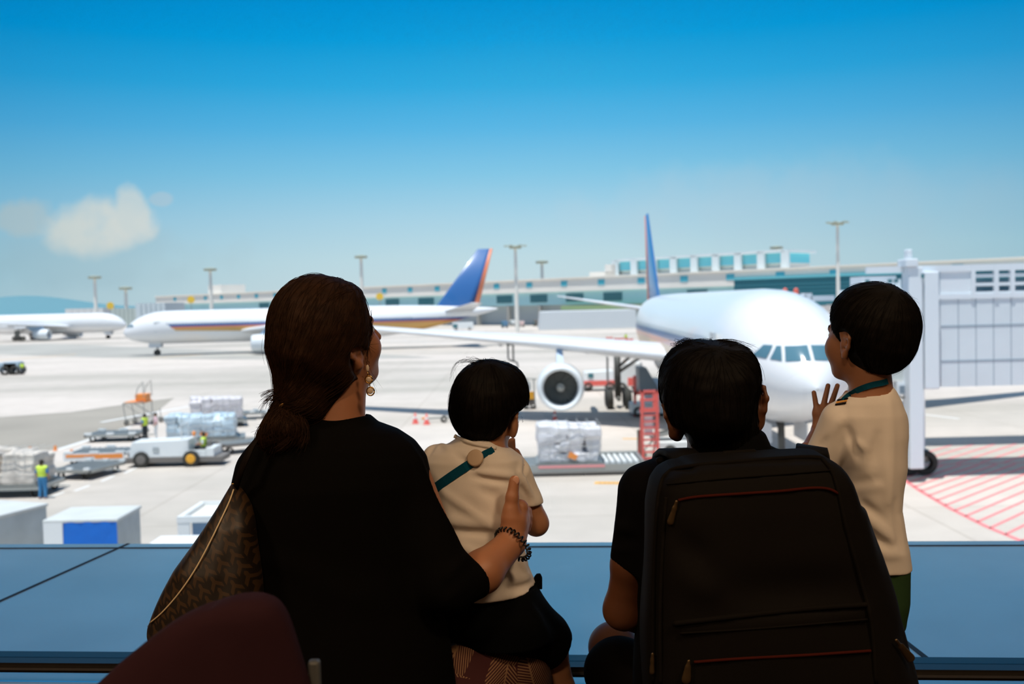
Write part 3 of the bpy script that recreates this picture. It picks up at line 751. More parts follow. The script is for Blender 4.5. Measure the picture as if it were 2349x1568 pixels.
def lumpy(w, d, h, seed, amp=.06, z0=0.):
    """stacked goods under a net: a solid with boxy lumps"""
    rs = np.random.RandomState(seed); pr = []
    nx, ny, nz_ = max(2, round(w / .7)), max(2, round(d / .7)), max(2, round(h / .5))
    for i in range(nx):
        for j in range(ny):
            for k in range(nz_):
                sx, sy, sz = w / nx, d / ny, h / nz_
                if k == nz_ - 1 and rs.rand() < .25 and nx > 2: sz_ = sz * .5
                else: sz_ = sz
                slope = 1 - .16 * (i / nx) * (k / nz_) * (1 if nx > 3 else .4)
                c = (-w / 2 + sx * (i + .5) + rs.normal() * amp * .7, -d / 2 + sy * (j + .5) + rs.normal() * amp * .7, (z0 + sz * k + sz_ / 2) * slope)
                hd = np.array([sx * .5, sy * .5, sz_ * .5], F32) * (1 + rs.uniform(-.04, .06)); cc = A3(c)
                def f(p, cc=cc, hd=hd):
                    q = np.abs(p - cc) - hd + .07
                    return (vlen(np.maximum(q, 0)) + np.minimum(q.max(1), 0) - .07).astype(F32)
                pr.append((f, cc - hd, cc + hd))
    return ripple(union(pr, .10), 3.5, .03, seed)
def netlines(w, d, h, z0, pitch=.42, r=.012):
    o = MB()
    k = int(w / pitch)
    for i in range(k + 1):
        x = -w / 2 + w * i / k
        o.tube([(x, -d / 2 - .05, z0), (x + .06, -d / 2 - .06, z0 + h * .5), (x, -d / 2 - .02, z0 + h), (x, d / 2, z0 + h + .03)], r, 4)
    for j in range(1, int(h / pitch) + 1):
        z = z0 + h * j / (int(h / pitch) + 1); pts = []
        for i in range(13): pts.append((-w / 2 + w * i / 12, -d / 2 - .07, z + .05 * math.sin(i * 2.1 + j)))
        o.tube(pts, r, 4); o.tube([(w / 2 + .05, -d / 2, z), (w / 2 + .05, d / 2, z)], r, 4)
    return o
def cargo(label, loc, rz, w, d, h, seed, m=None, group='netted cargo loads', tagc=True, sheet=False):
    t = thing('cargo_pallet_load', label, 'cargo', loc, rz, group)
    sobj('wrapped_goods', lumpy(w, d, h, seed, z0=.06), m or m_cargo, t, .05, sm=1)
    obj('pallet_base', MB().box((0, 0, .03), (w + .25, d + .2, .06)), m_sil, t)
    obj('cargo_net', netlines(w, d, h, .08), m_net, t)
    if tagc: obj('cargo_tag', MB().slab([(-.1, -d / 2 - .12, h * .18), (.28, -d / 2 - .12, h * .1), (.4, -d / 2 - .12, h * .22), (.02, -d / 2 - .12, h * .34)], (0, .015, 0)), m_or, t)
    return t
def dolly(label, loc, rz, w, d, zd=.48, stripe=None, tabs=True, group='flat cargo dollies'):
    t = thing('cargo_dolly', label, 'trolley', loc, rz, group)
    obj('deck', MB().box((0, 0, zd - .05), (w - .1, d - .1, .08)), m_deck, t)
    fr = MB()
    for s in (-1, 1): fr.box((0, s * (d / 2 - .05), zd - .08), (w, .1, .16)).box((s * (w / 2 - .05), 0, zd - .08), (.1, d, .16))
    fr.tube([(w / 2, 0, zd - .15), (w / 2 + .7, 0, .3)], .04, 6)
    obj('frame', fr, stripe or m_sil, t)
    ro = MB()
    for i in range(int(w / .3)): ro.tube([(-w / 2 + .2 + i * .3, -d / 2 + .15, zd + .0), (-w / 2 + .2 + i * .3, d / 2 - .15, zd + .0)], .03, 6)
    obj('rollers', ro, m_sil, t)
    if tabs:
        for s in (-1, 1):
            for x in (-.42, 0, .42): obj('stop_block', MB().box((x * w, s * (d / 2 - .03), zd + .05), (w * .14, .16, .12)), m_wp, t)
    wheels(t, [(sx * (w / 2 - .45), sy * (d / 2 - .25)) for sx in (-1, 1) for sy in (-1, 1)], .2, .14)
    return t
def person_far(label, loc, rz, H=1.72, top=None, vest=True, legs=None, pose='stand', group='apron workers'):
    t = thing('person', label, 'person', loc, rz, group); k = H / 1.75
    S = lambda *p: tuple(q * k for q in p)
    hip = .5 if pose == 'sit' else .92; dz = hip - .92
    Bp = [ell(S(0, 0, 1.62 + dz), S(.085, .1, .12)), cone(S(0, -.01, 1.42 + dz), .055 * k, S(0, 0, 1.55 + dz), .05 * k), cone(S(-.15, 0, 1.38 + dz), .07 * k, S(.15, 0, 1.38 + dz), .07 * k),
          loft([(q[0] * k + dz * k, 0, 0, q[1] * k, q[2] * k) for q in ((.9, .15, .11), (1.05, .14, .1), (1.25, .17, .12), (1.4, .18, .1))])]
    arms = []; 
    for s in (-1, 1):
        el_ = S(s * .27, -.02, 1.12 + dz); ha = S(s * .25, .1, .9 + dz) if pose == 'stand' else S(s * .2, .35, 1.1 + dz)
        arms.append((el_, ha)); Bp += [cone(S(s * .2, 0, 1.38 + dz), .055 * k, el_, .042 * k), cone(el_, .04 * k, ha, .028 * k), ell(ha, S(.03, .03, .06))]
    lg = []
    for s in (-1, 1):
        kn = S(s * .11, .02, .5) if pose == 'stand' else S(s * .12, .42, .52); an = S(s * .13, -.02 if pose == 'stand' else .42, .08)
        lg += [cone(S(s * .09, 0, .9 + dz), .1 * k, kn, .065 * k), cone(kn, .065 * k, an, .045 * k)]
        Bp += lg[-2:]; Bp += [cone(tuple(np.add(an, (0, -.04, -.03))), .045 * k, tuple(np.add(an, (0, .14, -.04))), .035 * k)]
    sobj('body', union(Bp, .03), m_skin2, t, .018)
    sobj('hair', inter(grow(Bp[0], .018), half(S(0, .03, 1.6 + dz), (0, .6, -.8))), m_hair2, t, .012)
    tors = grow(union([Bp[3], Bp[2]], .05), .02)
    sl = [cone(S(s * .2, 0, 1.38 + dz), .072 * k, tuple(np.add(S(s * .2, 0, 1.38 + dz), (np.array(arms[0 if s < 0 else 1][0]) - np.array(S(s * .2, 0, 1.38 + dz))) * .8)), .06 * k) for s in (-1, 1)]
    sobj('shirt', union([tors] + sl, .03), top or m_bshirt, t, .018)
    if vest: sobj('vest', inter(grow(tors, .018), half(S(0, 0, .98 + dz), (0, 0, -1))), m_vest, t, .018)
    sobj('trousers', grow(union(lg + [ell(S(0, 0, .92 + dz), S(.16, .12, .1))], .03), .02), legs or m_jean, t, .018)
    return t
def cart(label, c, w, d, h, rz, front, side, top, z0=.35, group='covered baggage carts'):
    """covered cart; c = front right bottom corner, box goes to -x and +y in its own frame"""
    t = thing('baggage_cart', label, 'baggage cart', (c.x, c.y, 0), rz, group)
    obj('body', MB().bx(-w, 0, 0, d, z0, h - .08), side, t, bevel=.03)
    obj('roof', MB().bx(-w - .04, .04, -.04, d + .04, h - .1, h), top, t, bevel=.03)
    obj('chassis', MB().bx(-w, 0, .1, d - .1, z0 - .12, z0 - .005), m_chas, t)
    wheels(t, [(-w * .85, .3), (-w * .15, .3), (-w * .85, d - .3), (-w * .15, d - .3)], .19, .14)
    return t
mg = mat('grey_cart_canvas', (196, 202, 200), .7, var=(1.2, .18), bump=(1.5, .5, .05)); mw_ = mat('white_cart_panel', (234, 236, 234), .45)
mb_ = mat('blue_tarpaulin', (0, 108, 206), .7, bump=(2.2, .5, .05)); mgt = mat('pale_cart_top', (212, 214, 210), .5, var=(1, .1))
# blue fronted cart
c = G(268, 1188, 2.38); q = G(110, 1188, 2.38); w = c.x - q.x
t = cart('boxy white baggage cart with a blue tarpaulin front, behind the ledge', c, w, 1.75, 2.38, 0, mb_, mg, mgt)
obj('tarpaulin', MB().add([(-w * .74 + w * .74 * i / 12, -.03 + .02 * math.sin(i * 1.7 + j), .42 + 1.88 * j / 8) for j in range(9) for i in range(13)], [(j * 13 + i, j * 13 + i + 1, (j + 1) * 13 + i + 1, (j + 1) * 13 + i) for j in range(8) for i in range(12)]), mb_, t, True)
obj('white_front_panel', MB().bx(-w - .02, -w * .745, -.04, 0, .36, 2.3), mw_, t)
sb = MB(); 
for z in (.75, 1.42): sb.bx(-w * .735, 0, -.075, -.055, z - .02, z + .02)
obj('strap', sb, mat('dark_blue_strap', (24, 56, 110), .7), t)
obj('hinge_line', MB().bx(-w, -w * .76, -.046, -.04, .98, 1.01).bx(-w, -w * .76, -.046, -.04, 1.58, 1.61), m_sil, t)
# grey curtained cart at the left edge
c = Vector((-14.57, 30.7, 0)); t = cart('tall grey canvas sided baggage cart at the left edge', c, 3.1, 2.2, 2.3, math.radians(69), None, mg, mgt)
# open white cart by the woman's bag
c = G(405, 1185, 2.3); t = thing('baggage_cart', "white framed baggage cart with grey curtain beside the woman's patterned bag", 'baggage cart', (c.x, c.y, 0), 0, 'covered baggage carts')
fr = MB(); fr.bx(.01, .36, .01, .08, .38, 2.12).bx(.01, .08, .09, 2.11, .38, .6).bx(2.6, 2.69, .01, .08, .38, 2.12).bx(.01, .1, 2.12, 2.19, .38, 2.16).bx(0, 2.7, 0, .12, 2.12, 2.3).bx(0, 2.7, 2.1, 2.2, 2.16, 2.3).bx(.005, .14, .12, 2.1, 2.165, 2.295).bx(2.56, 2.695, .12, 2.1, 2.165, 2.295).bx(0, 2.7, 0, 2.2, .3, .38)
obj('frame', fr, mw_, t)
obj('curtain', MB().add([(.4 + 2.2 * i / 20, .1 + .03 * math.sin(i * 1.3), z) for z in (.4, 2.12) for i in range(21)], [(i, i + 1, 22 + i, 21 + i) for i in range(20)]), mat('blue_grey_curtain', (120, 150, 178), .6), t, True)
obj('roof_sheet', MB().bx(.1, 2.6, .1, 2.1, 2.14, 2.17), mat('cream_roof_sheet', (226, 222, 212), .6), t)
obj('blue_label', MB().bx(.1, .3, -.02, 0, 1.35, 1.5), mat('blue_label', (0, 120, 200), .5), t)
wheels(t, [(.3, .3), (2.3, .3), (.3, 1.9), (2.3, 1.9)], .19, .14)
# white cart roof just over the ledge
a = G(300, 1276, 2.3); t = cart("plain white roofed baggage cart nearest the window, left of the woman", Vector((a.x + 3.3, a.y, 0)), 3.3, 2.1, 2.3, 0, mw_, mw_, mat('white_cart_roof', (240, 240, 238), .4))
# small cap-like hydrant head in front of the blue cart
a = G(180, 1272, 1.55)
t = thing('towing_hitch_post', 'small red and white post head in front of the blue tarpaulin', 'post', (a.x, a.y, 0))
obj('post', MB().tube([(0, 0, 0), (0, 0, 1.5)], .035, 8), m_sil, t); obj('cap', MB().sph((0, 0, 1.56), (.11, .11, .09), 8), m_red, t, True); obj('collar', MB().lathe([(0, .1), (.08, .12), (.1, .1)], (0, 0, 1.4), n=12), m_wp, t)

# ---- tow tractor
o = G(404, 1070); s = o.y / FPX
t = thing('cargo_tractor', 'long white cargo tractor with one yellow wheel hub and a driver', 'vehicle', (o.x, o.y + .7, 0))
X = lambda px: (px - 404) * s
obj('chassis', MB().bx(X(288), X(512), -.75, .75, .22, .5), m_chas, t, bevel=.03)
bd = MB().hexa([(X(295), -.72, .5), (X(432), -.72, .5), (X(432), .72, .5), (X(295), .72, .5)], [(X(303), -.66, 1.34), (X(430), -.66, 1.42), (X(430), .66, 1.42), (X(303), .66, 1.34)])
obj('body', bd, m_wp, t, bevel=.05)
obj('engine_grille', MB().bx(X(352), X(366), -.74, -.7, .8, 1.05), mat('grille_grey', (180, 186, 186), .5), t)
fd = MB().bx(X(430), X(474), -.76, -.66, .5, .86).bx(X(424), X(434), -.74, .74, .5, 1.42).bx(X(432), X(474), .6, .72, .5, .86).bx(X(474), X(492), -.72, .72, .5, .95)
obj('fender', fd, m_wp, t, bevel=.02)
obj('seat', MB().box((X(462), 0, .72), (.5, .5, .3)).box((X(474), 0, 1.0), (.12, .5, .5)), m_chas, t, bevel=.03)
obj('windscreen_frame', MB().tube([(X(418), -.6, 1.4), (X(415), -.6, 2.15), (X(415), .6, 2.15), (X(418), .6, 1.4)], .03, 6), m_wp, t)
obj('beacon', MB().lathe([(0, .1), (.12, .1), (.2, .04)], (X(431), .5, 1.5), n=10).bx(X(429), X(433), .47, .53, 1.3, 1.5), m_or, t)
wheels(t, [(X(325), -.72), (X(325), .72)], .42, .26, m_chas); wheels(t, [(X(441), -.8), (X(441), .8)], .43, .26, m_yhub)
person_far('driver in a pale yellow vest seated on the white cargo tractor', (o.x + X(462) - .05, o.y + .7, .42), PI / 2, 1.68, m_wp, True, m_dark, 'sit')
# ---- dollies and cargo around it
g = G(216, 1066); dl = dolly('orange edged flat dolly just left of the white tractor', (g.x, g.y + 1.2, 0), 0, 3.3, 2.3, .62, m_wp)
obj('side_panel', MB().bx(-1.64, 1.64, -1.2, -1.155, .22, .62), m_wp, dl); obj('orange_stripe', MB().bx(-1.5, -.55, -1.215, -1.202, .42, .58).bx(.05, 1.55, -1.215, -1.202, .34, .58).bx(-.55, .05, -1.215, -1.202, .46, .58), m_or, dl)
g = G(238, 1016); dolly('grey flat dolly with white blocks behind the orange edged one', (g.x + .3, g.y + 1.4, 0), 0, 3.3, 2.2, .5)
g = G(178, 1100); dolly('grey roller dolly between the walking worker and the orange edged dolly', (g.x, g.y + 1.3, 0), -.25, 2.3, 2.8, .5)
g = G(20, 1143); dolly('flat dolly carrying the netted load at the left edge', (g.x - .3, g.y + 1.2, 0), 0, 3.6, 2.4, .5, tabs=False)
cargo('netted beige cargo load on a dolly at the left edge', (g.x - .4, g.y + 1.2, .535), 0, 3.0, 2.1, 1.45, 3, tagc=False)
g = G(405, 1040); dolly('flat dolly under the plastic wrapped cargo behind the tractor', (g.x + .7, g.y + 3.2, 0), .25, 4.6, 2.4, .5, tabs=False)
cargo('plastic wrapped blue white cargo stack behind the white tractor', (g.x + .5, g.y + 3.2, .535), .25, 3.9, 2.2, 1.35, 5, m_plast)
g = G(505, 1048); dolly("low dark dolly between the tractor and the woman's shoulder", (g.x + .8, g.y + 2.0, 0), .5, 2.8, 1.9, .6, m_chas, tabs=False)
g = G(482, 984); dolly('flat dolly under the farther wrapped load', (g.x, g.y + 1.6, 0), .3, 4.0, 2.5, .5, tabs=False)
cargo("pale wrapped cargo load left of the woman's ponytail", (g.x, g.y + 1.6, .535), .3, 3.4, 2.2, 1.5, 9, mat('pale_wrap', (226, 220, 222), .4, var=(2, .15), bump=(4, .6, .05)))
g = G(575, 962); dolly("small grey dolly touching the woman's ponytail", (g.x, g.y + 1, 0), .1, 2.6, 1.6, .5)
# stand-up platform with orange box
o = G(312, 976); s = o.y / FPX
t = thing('service_platform', 'wire framed service steps with a small orange box on top', 'service steps', (o.x, o.y + 1, 0))
fr = MB(); X = lambda px: (px - 312) * s; Z = lambda py: (976 - py) * s
for y in (-.8, .8):
    fr.tube([(X(288), y, .1), (X(281), y, Z(925))], .035, 6).tube([(X(330), y, .1), (X(329), y, Z(922))], .035, 6).tube([(X(281), y, Z(925)), (X(329), y, Z(922))], .035, 6).tube([(X(281), y, Z(925)), (X(352), y, .15)], .03, 6).tube([(X(350), y, .1), (X(348), y, Z(942))], .03, 6)
    fr.tube([(X(312), y, Z(912)), (X(315), y, Z(893)), (X(329), y, Z(875)), (X(330), y, Z(912))], .03, 6).tube([(X(285), y, .4), (X(352), y, .4)], .035, 6)
obj('frame', fr, m_sil, t); obj('orange_box', MB().bx(X(306), X(331), -.5, .5, Z(921), Z(905)), m_or, t, bevel=.03); obj('deck', MB().bx(X(284), X(331), -.8, .8, Z(925), Z(922)), m_or, t)
wheels(t, [(X(288), -.8), (X(350), -.8), (X(288), .8), (X(350), .8)], .18, .1)
# people on the apron
g = G(99, 1143); person_far('worker in a yellow vest and blue jeans walking past the left load', (g.x, g.y, 0), -.1, 1.74, m_bshirt, True, m_jean)
g = G(327, 1012); person_far('worker in a yellow vest behind the nose of the white tractor', (g.x, g.y + .5, 0), 1.2, 1.7, m_bshirt, True, m_dark)
g = G(352, 1010); person_far('person in a white and pink shirt behind the white tractor', (g.x, g.y + .5, 0), 2.0, 1.72, mat('pink_white_shirt', (238, 200, 204), .8), False, m_wp)
# far left tug with two workers
o = G(16, 860); s = o.y / FPX
t = thing('baggage_tug', 'dark wheeled grey baggage tug at the far left edge', 'vehicle', (o.x, o.y + 1, 0))
obj('body', MB().bx(-26 * s, 26 * s, -.9, .9, .5, 28 * s).bx(-10 * s, 22 * s, -.9, .9, .5, 30 * s), mat('blue_grey_paint', (170, 188, 200), .5), t, bevel=.1)
wheels(t, [(-6 * s, -.9), (18 * s, -.9), (-6 * s, .9), (18 * s, .9)], .62, .3)
g = G(33, 858); person_far('left one of two yellow vested workers on the far left tug', (g.x, g.y - .4, 0), 0, 1.7, m_vest, True, m_dark)
g = G(45, 860); person_far('right one of two yellow vested workers, beside the far left tug', (g.x, g.y + .8, 0), 0, 1.7, m_vest, True, m_dark)
# orange posts along the left dollies
for i, (px, py) in enumerate(((22, 1038), (69, 1035), (127, 1033), (165, 1042), (192, 1036))):
    g = G(px, py); tag(obj('marker_post', MB().box((0, 0, .16), (.16, .1, .28), 0, .8).box((0, 0, .02), (.24, .2, .04)), m_or, None, origin=None), 'small orange marker post, %s of five in a row above the left dollies' % ('leftmost', 'second', 'middle', 'fourth', 'rightmost')[i], 'marker post', 'orange marker posts').location = (g.x, g.y, 0)
# cones and barrier
def cone_(px, py, lb):
    g = G(px, py); t = thing('traffic_cone', lb, 'traffic cone', (g.x, g.y, 0), 0, 'orange traffic cones'); k = 1.0
    obj('cone_body', MB().lathe([(0.02, .2), (.75, .035), (.76, 0)], n=12), m_red, t, True); obj('base', MB().box((0, 0, .02), (.46, .46, .04)), m_red, t); obj('reflective_band', MB().lathe([(.35, .132), (.5, .098)], n=12), m_wp, t)
cone_(953, 971, "red cone right of the woman's shoulder, left of two"); cone_(979, 973, "red cone right of the woman's shoulder, beside the orange barrier"); cone_(1273, 966, 'red cone above the central netted load'); cone_(1392, 788, 'tiny far red cone above the wing')
o = G(1012, 968); s = o.y / FPX
t = thing('towbar', 'low orange and grey towbar on wheels right of two cones', 'towbar', (o.x, o.y, 0)); obj('bar', MB().tube([(-.9, 0, .3), (1.6, .2, .35)], .07, 6), m_sil, t); obj('fork', MB().tube([(-.9, 0, .3), (-1.3, -.3, .3)], .05, 6).tube([(-.9, 0, .3), (-1.3, .3, .3)], .05, 6), m_or, t); wheels(t, [(.2, -.2), (.2, .25)], .22, .12)

# ---- central netted load on its roller platform
o = G(1345, 1090); s = o.y / FPX; X = lambda px: (px - 1345) * s
t = thing('roller_platform', 'long low roller platform with a pink stripe under the central load', 'loading platform', (o.x, o.y + 1.3, 0))
obj('deck', MB().bx(X(1205), X(1475), -1.25, 1.25, .42, .5), m_deck, t)
fr = MB().bx(X(1200), X(1480), -1.32, -1.25, .14, .52).bx(X(1200), X(1480), 1.25, 1.32, .14, .52); obj('frame', fr, m_sil, t)
obj('pink_stripe', MB().bx(X(1235), X(1388), -1.345, -1.32, .38, .5), mat('pink_stripe', (232, 150, 150), .5), t)
obj('lower_rail', MB().bx(X(1200), X(1470), -1.38, -1.3, .1, .18), m_chas, t)
ro = MB()
for i in range(6): ro.bx(X(1390 + i * 14), X(1398 + i * 14), -1.1, 1.2, .5, .6)
obj('rollers', ro, m_wp, t); obj('roller_frame', MB().bx(X(1386), X(1478), 1.15, 1.3, .5, .7).bx(X(1472), X(1480), -1.2, 1.3, .5, .66), m_sil, t)
wheels(t, [(X(1225), -1.1), (X(1340), -1.1), (X(1455), -1.1), (X(1225), 1.1), (X(1455), 1.1)], .14, .1)
cargo('white netted cargo load with an orange tag below the engine', (o.x + X(1308), o.y + 1.4, .52), 0, 143 * s, 2.1, 1.75, 12, mat('white_wrap', (226, 224, 226), .4, var=(2.2, .2), bump=(4, .8, .05)))
# ---- red steps / ladder
o = G(1492, 1058); s = o.y / FPX; X = lambda px: (px - 1492) * s; Z = lambda py: (1058 - py) * s
t = thing('boarding_steps', "salmon red service ladder left of the man's head", 'service steps', (o.x, o.y, 0))
fr = MB()
for px in (1475, 1510): fr.bx(X(px) - .06, X(px) + .06, -.06, .06, .05, Z(893))
fr.bx(X(1470), X(1514), -.06, .06, Z(898), Z(893)).bx(X(1470), X(1514), -.05, .05, Z(918), Z(912)).bx(X(1470), X(1514), -.05, .05, Z(944), Z(934))
for a_, b_ in ((1476, 1480), (1500, 1512)): fr.bx(X(a_), X(b_), -.04, .04, Z(944), Z(895))
obj('frame', fr, m_red, t)
rg = MB()
for i in range(8):
    z = Z(1052 - i * 14.2); rg.bx(X(1474), X(1511), -.05 + .02, .22, z, z + .07)
obj('rungs', rg, m_red, t)
obj('side_guard', MB().bx(X(1480), X(1500), .1, .14, Z(1000), Z(950)), m_wp, t)
obj('rear_leg', MB().tube([(X(1475), 0, Z(930)), (X(1475), 1.6, .1)], .05, 6).tube([(X(1510), 0, Z(930)), (X(1510), 1.6, .1)], .05, 6), m_red, t)
wheels(t, [(X(1475), .1), (X(1510), .1)], .15, .1)
# white low truck behind the ladder
o = G(1560, 1052); s = o.y / FPX; X = lambda px: (px - 1560) * s
t = thing('belt_loader', "white low belt loader between the red ladder and the man's neck", 'vehicle', (o.x, o.y + 1.2, 0))
obj('body', MB().bx(X(1513), X(1640), -.9, .9, .3, .85), m_wp, t, bevel=.06); wheels(t, [(X(1540), -.85), (X(1620), -.85), (X(1540), .85), (X(1620), .85)], .34, .24, m_chas)
obj('conveyor', MB().hexa([(X(1500), -.5, .95), (X(1640), -.5, 1.6), (X(1640), .5, 1.6), (X(1500), .5, .95)], [(X(1500), -.5, 1.1), (X(1640), -.5, 1.75), (X(1640), .5, 1.75), (X(1500), .5, 1.1)]), mat('black_belt', (60, 60, 52), .8), t)
obj('side_rail', MB().hexa([(X(1500), -.56, .95), (X(1640), -.56, 1.6), (X(1640), -.5, 1.6), (X(1500), -.5, .95)], [(X(1500), -.56, 1.15), (X(1640), -.56, 1.8), (X(1640), -.5, 1.8), (X(1500), -.5, 1.15)]), m_sil, t)
t = thing('container_loader', 'dark grey scissor loader frame left of the red ladder foot', 'loader', (*G(1470, 1045).xy, 0))
obj('post', MB().bx(-.15, .12, 0, .2, 0, 1.35), mat('olive_dark_steel', (84, 86, 74), .6), t); obj('brace', MB().tube([(.1, .1, .2), (.9, .6, .9)], .05, 6).tube([(-.1, .1, 1.2), (.2, 1.2, .1)], .05, 6), m_strut, t); obj('foot', MB().box((0, .3, .05), (.6, .9, .1)), m_strut, t)
# hi-loader with grey canopy behind
o = G(1492, 955); s = o.y / FPX; X = lambda px: (px - 1492) * s; Z = lambda py: (955 - py) * s
t = thing('catering_loader', "red and grey cargo loader under the aeroplane, above the red ladder", 'loader', (o.x, o.y + 1, 0))
obj('canopy', MB().hexa([(X(1468), -1, Z(898)), (X(1516), -1, Z(898)), (X(1516), 1, Z(898)), (X(1468), 1, Z(898))], [(X(1468), -1, Z(842)), (X(1485), -1, Z(842)), (X(1485), 1, Z(842)), (X(1468), 1, Z(842))]), mat('smoky_canopy', (120, 136, 148), .3), t)
obj('red_mast', MB().bx(X(1455), X(1461), -.9, -.7, 0, Z(860)).bx(X(1526), X(1532), -.9, -.7, 0, Z(860)).bx(X(1455), X(1532), -.9, -.75, Z(905), Z(898)).bx(X(1455), X(1532), .7, .9, 0, Z(930)), m_red, t)
obj('base', MB().bx(X(1450), X(1560), -1, 1, .2, .9), m_wp, t, bevel=.05); wheels(t, [(X(1465), -1), (X(1545), -1), (X(1465), 1), (X(1545), 1)], .35, .2)
# white and pink van behind the gear
o = G(1372, 897); s = o.y / FPX; X = lambda px: (px - 1372) * s
t = thing('ramp_van', 'white van with a pink lower stripe between engine and main gear', 'vehicle', (o.x, o.y + 1, 0))
obj('body', MB().hexa([(X(1338), -.95, .4), (X(1412), -.95, .4), (X(1412), .95, .4), (X(1338), .95, .4)], [(X(1342), -.85, 1.75), (X(1408), -.85, 1.85), (X(1408), .85, 1.85), (X(1342), .85, 1.75)]), m_wp, t, bevel=.1)
obj('lower_stripe', MB().bx(X(1337), X(1413), -.98, -.94, .5, .95), m_red, t); obj('side_window', MB().bx(X(1350), X(1362), -.96, -.86, 1.2, 1.6), m_dk, t)
wheels(t, [(X(1350), -.9), (X(1400), -.9), (X(1350), .9), (X(1400), .9)], .4, .24)
o = G(1447, 905); s = o.y / FPX; X = lambda px: (px - 1440) * s
t = thing('service_truck', 'white service truck with orange beacons behind the main gear', 'vehicle', (o.x, o.y + 3, 0))
obj('body', MB().bx(X(1415), X(1475), -1, 1, .5, 2.6), m_wp, t, bevel=.1); obj('beacon', MB().bx(X(1420), X(1424), -.8, -.6, 2.6, 2.9).bx(X(1432), X(1438), -.8, -.6, 2.6, 2.85), m_or, t); obj('red_panel', MB().bx(X(1440), X(1470), -1.04, -1, .6, 1.3), m_red, t); wheels(t, [(X(1425), -1), (X(1465), -1), (X(1425), 1), (X(1465), 1)], .45, .24)
# yellow capped ground power cart between the boy and the engine
o = G(1212, 940); s = o.y / FPX; X = lambda px: (px - 1212) * s; Z = lambda py: (940 - py) * s
t = thing('ground_power_cart', 'green grey ground power cart with a yellow panel left of the engine', 'ground equipment', (o.x, o.y + 1, 0))
obj('frame', MB().tube([(X(1206), -.6, .2), (X(1204), -.6, Z(868)), (X(1232), -.6, Z(870))], .05, 6).tube([(X(1212), -.6, .2), (X(1211), -.6, Z(868))], .05, 6).tube([(X(1228), -.6, .4), (X(1226), -.6, Z(870))], .05, 6), m_sil, t)
obj('cabinet', MB().bx(X(1203), X(1228), -.4, .6, .3, Z(915)), m_chas, t, bevel=.05); obj('yellow_panel', MB().bx(X(1212), X(1226), -.46, -.4, Z(917), Z(899)), m_yhub, t); obj('white_panel', MB().bx(X(1211), X(1219), -.46, -.4, Z(897), Z(875)), m_wp, t)
wheels(t, [(X(1206), -.4), (X(1224), -.4), (X(1206), .5), (X(1224), .5)], .22, .12)
# refuelling hose hanging under the wing
a = P(1165, 790, 68); t = thing('refuelling_hose', 'looped grey refuelling hose hanging under the outer wing', 'hose', (a.x, a.y, a.z))
s = 68 / FPX
obj('hose_loop', MB().tube([(0, 0, 0), (0, 0, -30 * s), (3 * s, 0, -36 * s), (12 * s, 0, -38 * s), (20 * s, 0, -42 * s), (22 * s, 0, -50 * s), (18 * s, 0, -58 * s)], .06, 6).tube([(12 * s, 0, 0), (12 * s, 0, -38 * s)], .06, 6), m_strut, t)
obj('coupling', MB().bx(-3 * s, 15 * s, -.15, .15, -2 * s, 3 * s), m_strut, t)
obj('standpipe', MB().tube([(18 * s, 0, -58 * s), (18 * s, 0, -a.z)], .05, 6), m_strut, t)
# far small vehicles and equipment in front of the terminal
rs = random.Random(5)
spec = [(1062, 757, 48, 18, m_wp, 'white van parked far off under the middle aeroplane tail', 'van'), (1140, 745, 14, 14, m_wp, 'small white box truck at far left of the distant parked row', 'truck'), (1158, 752, 16, 16, mat('blue_box_paint', (90, 130, 160), .5), 'small blue box truck in the distant parked row', 'truck'),
        (1176, 747, 12, 13, m_wp, 'small white truck just left of the thin mast base', 'truck'), (1196, 750, 14, 14, mat('pale_pink_paint', (226, 196, 190), .5), 'small pink tinted truck right of the mast base', 'truck'), (1212, 745, 12, 12, m_wp, 'small white truck second from the right in the distant row', 'truck'), (1229, 748, 10, 15, m_chas, 'small grey truck beside the white shed', 'truck')]
for px, py, w, h, m, lb, cat_ in spec:
    g = G(px, py); s = g.y / FPX
    t = thing('parked_' + cat_, lb, cat_, (g.x, g.y, 0), 0, 'vehicles parked far off')
    obj('body', MB().bx(-w * s / 2, w * s / 2, 0, 2.4, .4, h * s), m, t, bevel=.1); obj('cab', MB().bx(-w * s * .48, -w * s * .25, -.05, .3, .8, h * s * .8), m_dk, t)
    wheels(t, [(-w * s * .32, .1), (w * s * .32, .1)], .45, .3)
for i, (px, py, w) in enumerate(((1398, 787, 14), (1420, 790, 22), (1444, 792, 16))):
    g = G(px, py); s = g.y / FPX; t = thing('barrier', ('left', 'middle', 'right')[i] + ' one of three far red barriers above the wing root', 'barrier', (g.x, g.y, 0), 0, 'far red barriers')
    obj('rail', MB().bx(-w * s / 2, w * s / 2, -.05, .05, .9, 1.15).bx(-w * s / 2, w * s / 2, -.05, .05, .35, .5), m_red, t); obj('post', MB().bx(-w * s / 2, -w * s / 2 + .12, -.08, .08, 0, 1.3).bx(w * s / 2 - .12, w * s / 2, -.08, .08, 0, 1.3), m_red, t)
g = G(1436, 786); person_far('tiny far worker in green behind the red barriers', (g.x, g.y, 0), 0, 1.75, mat('green_overall', (110, 140, 70), .8), True, m_red)

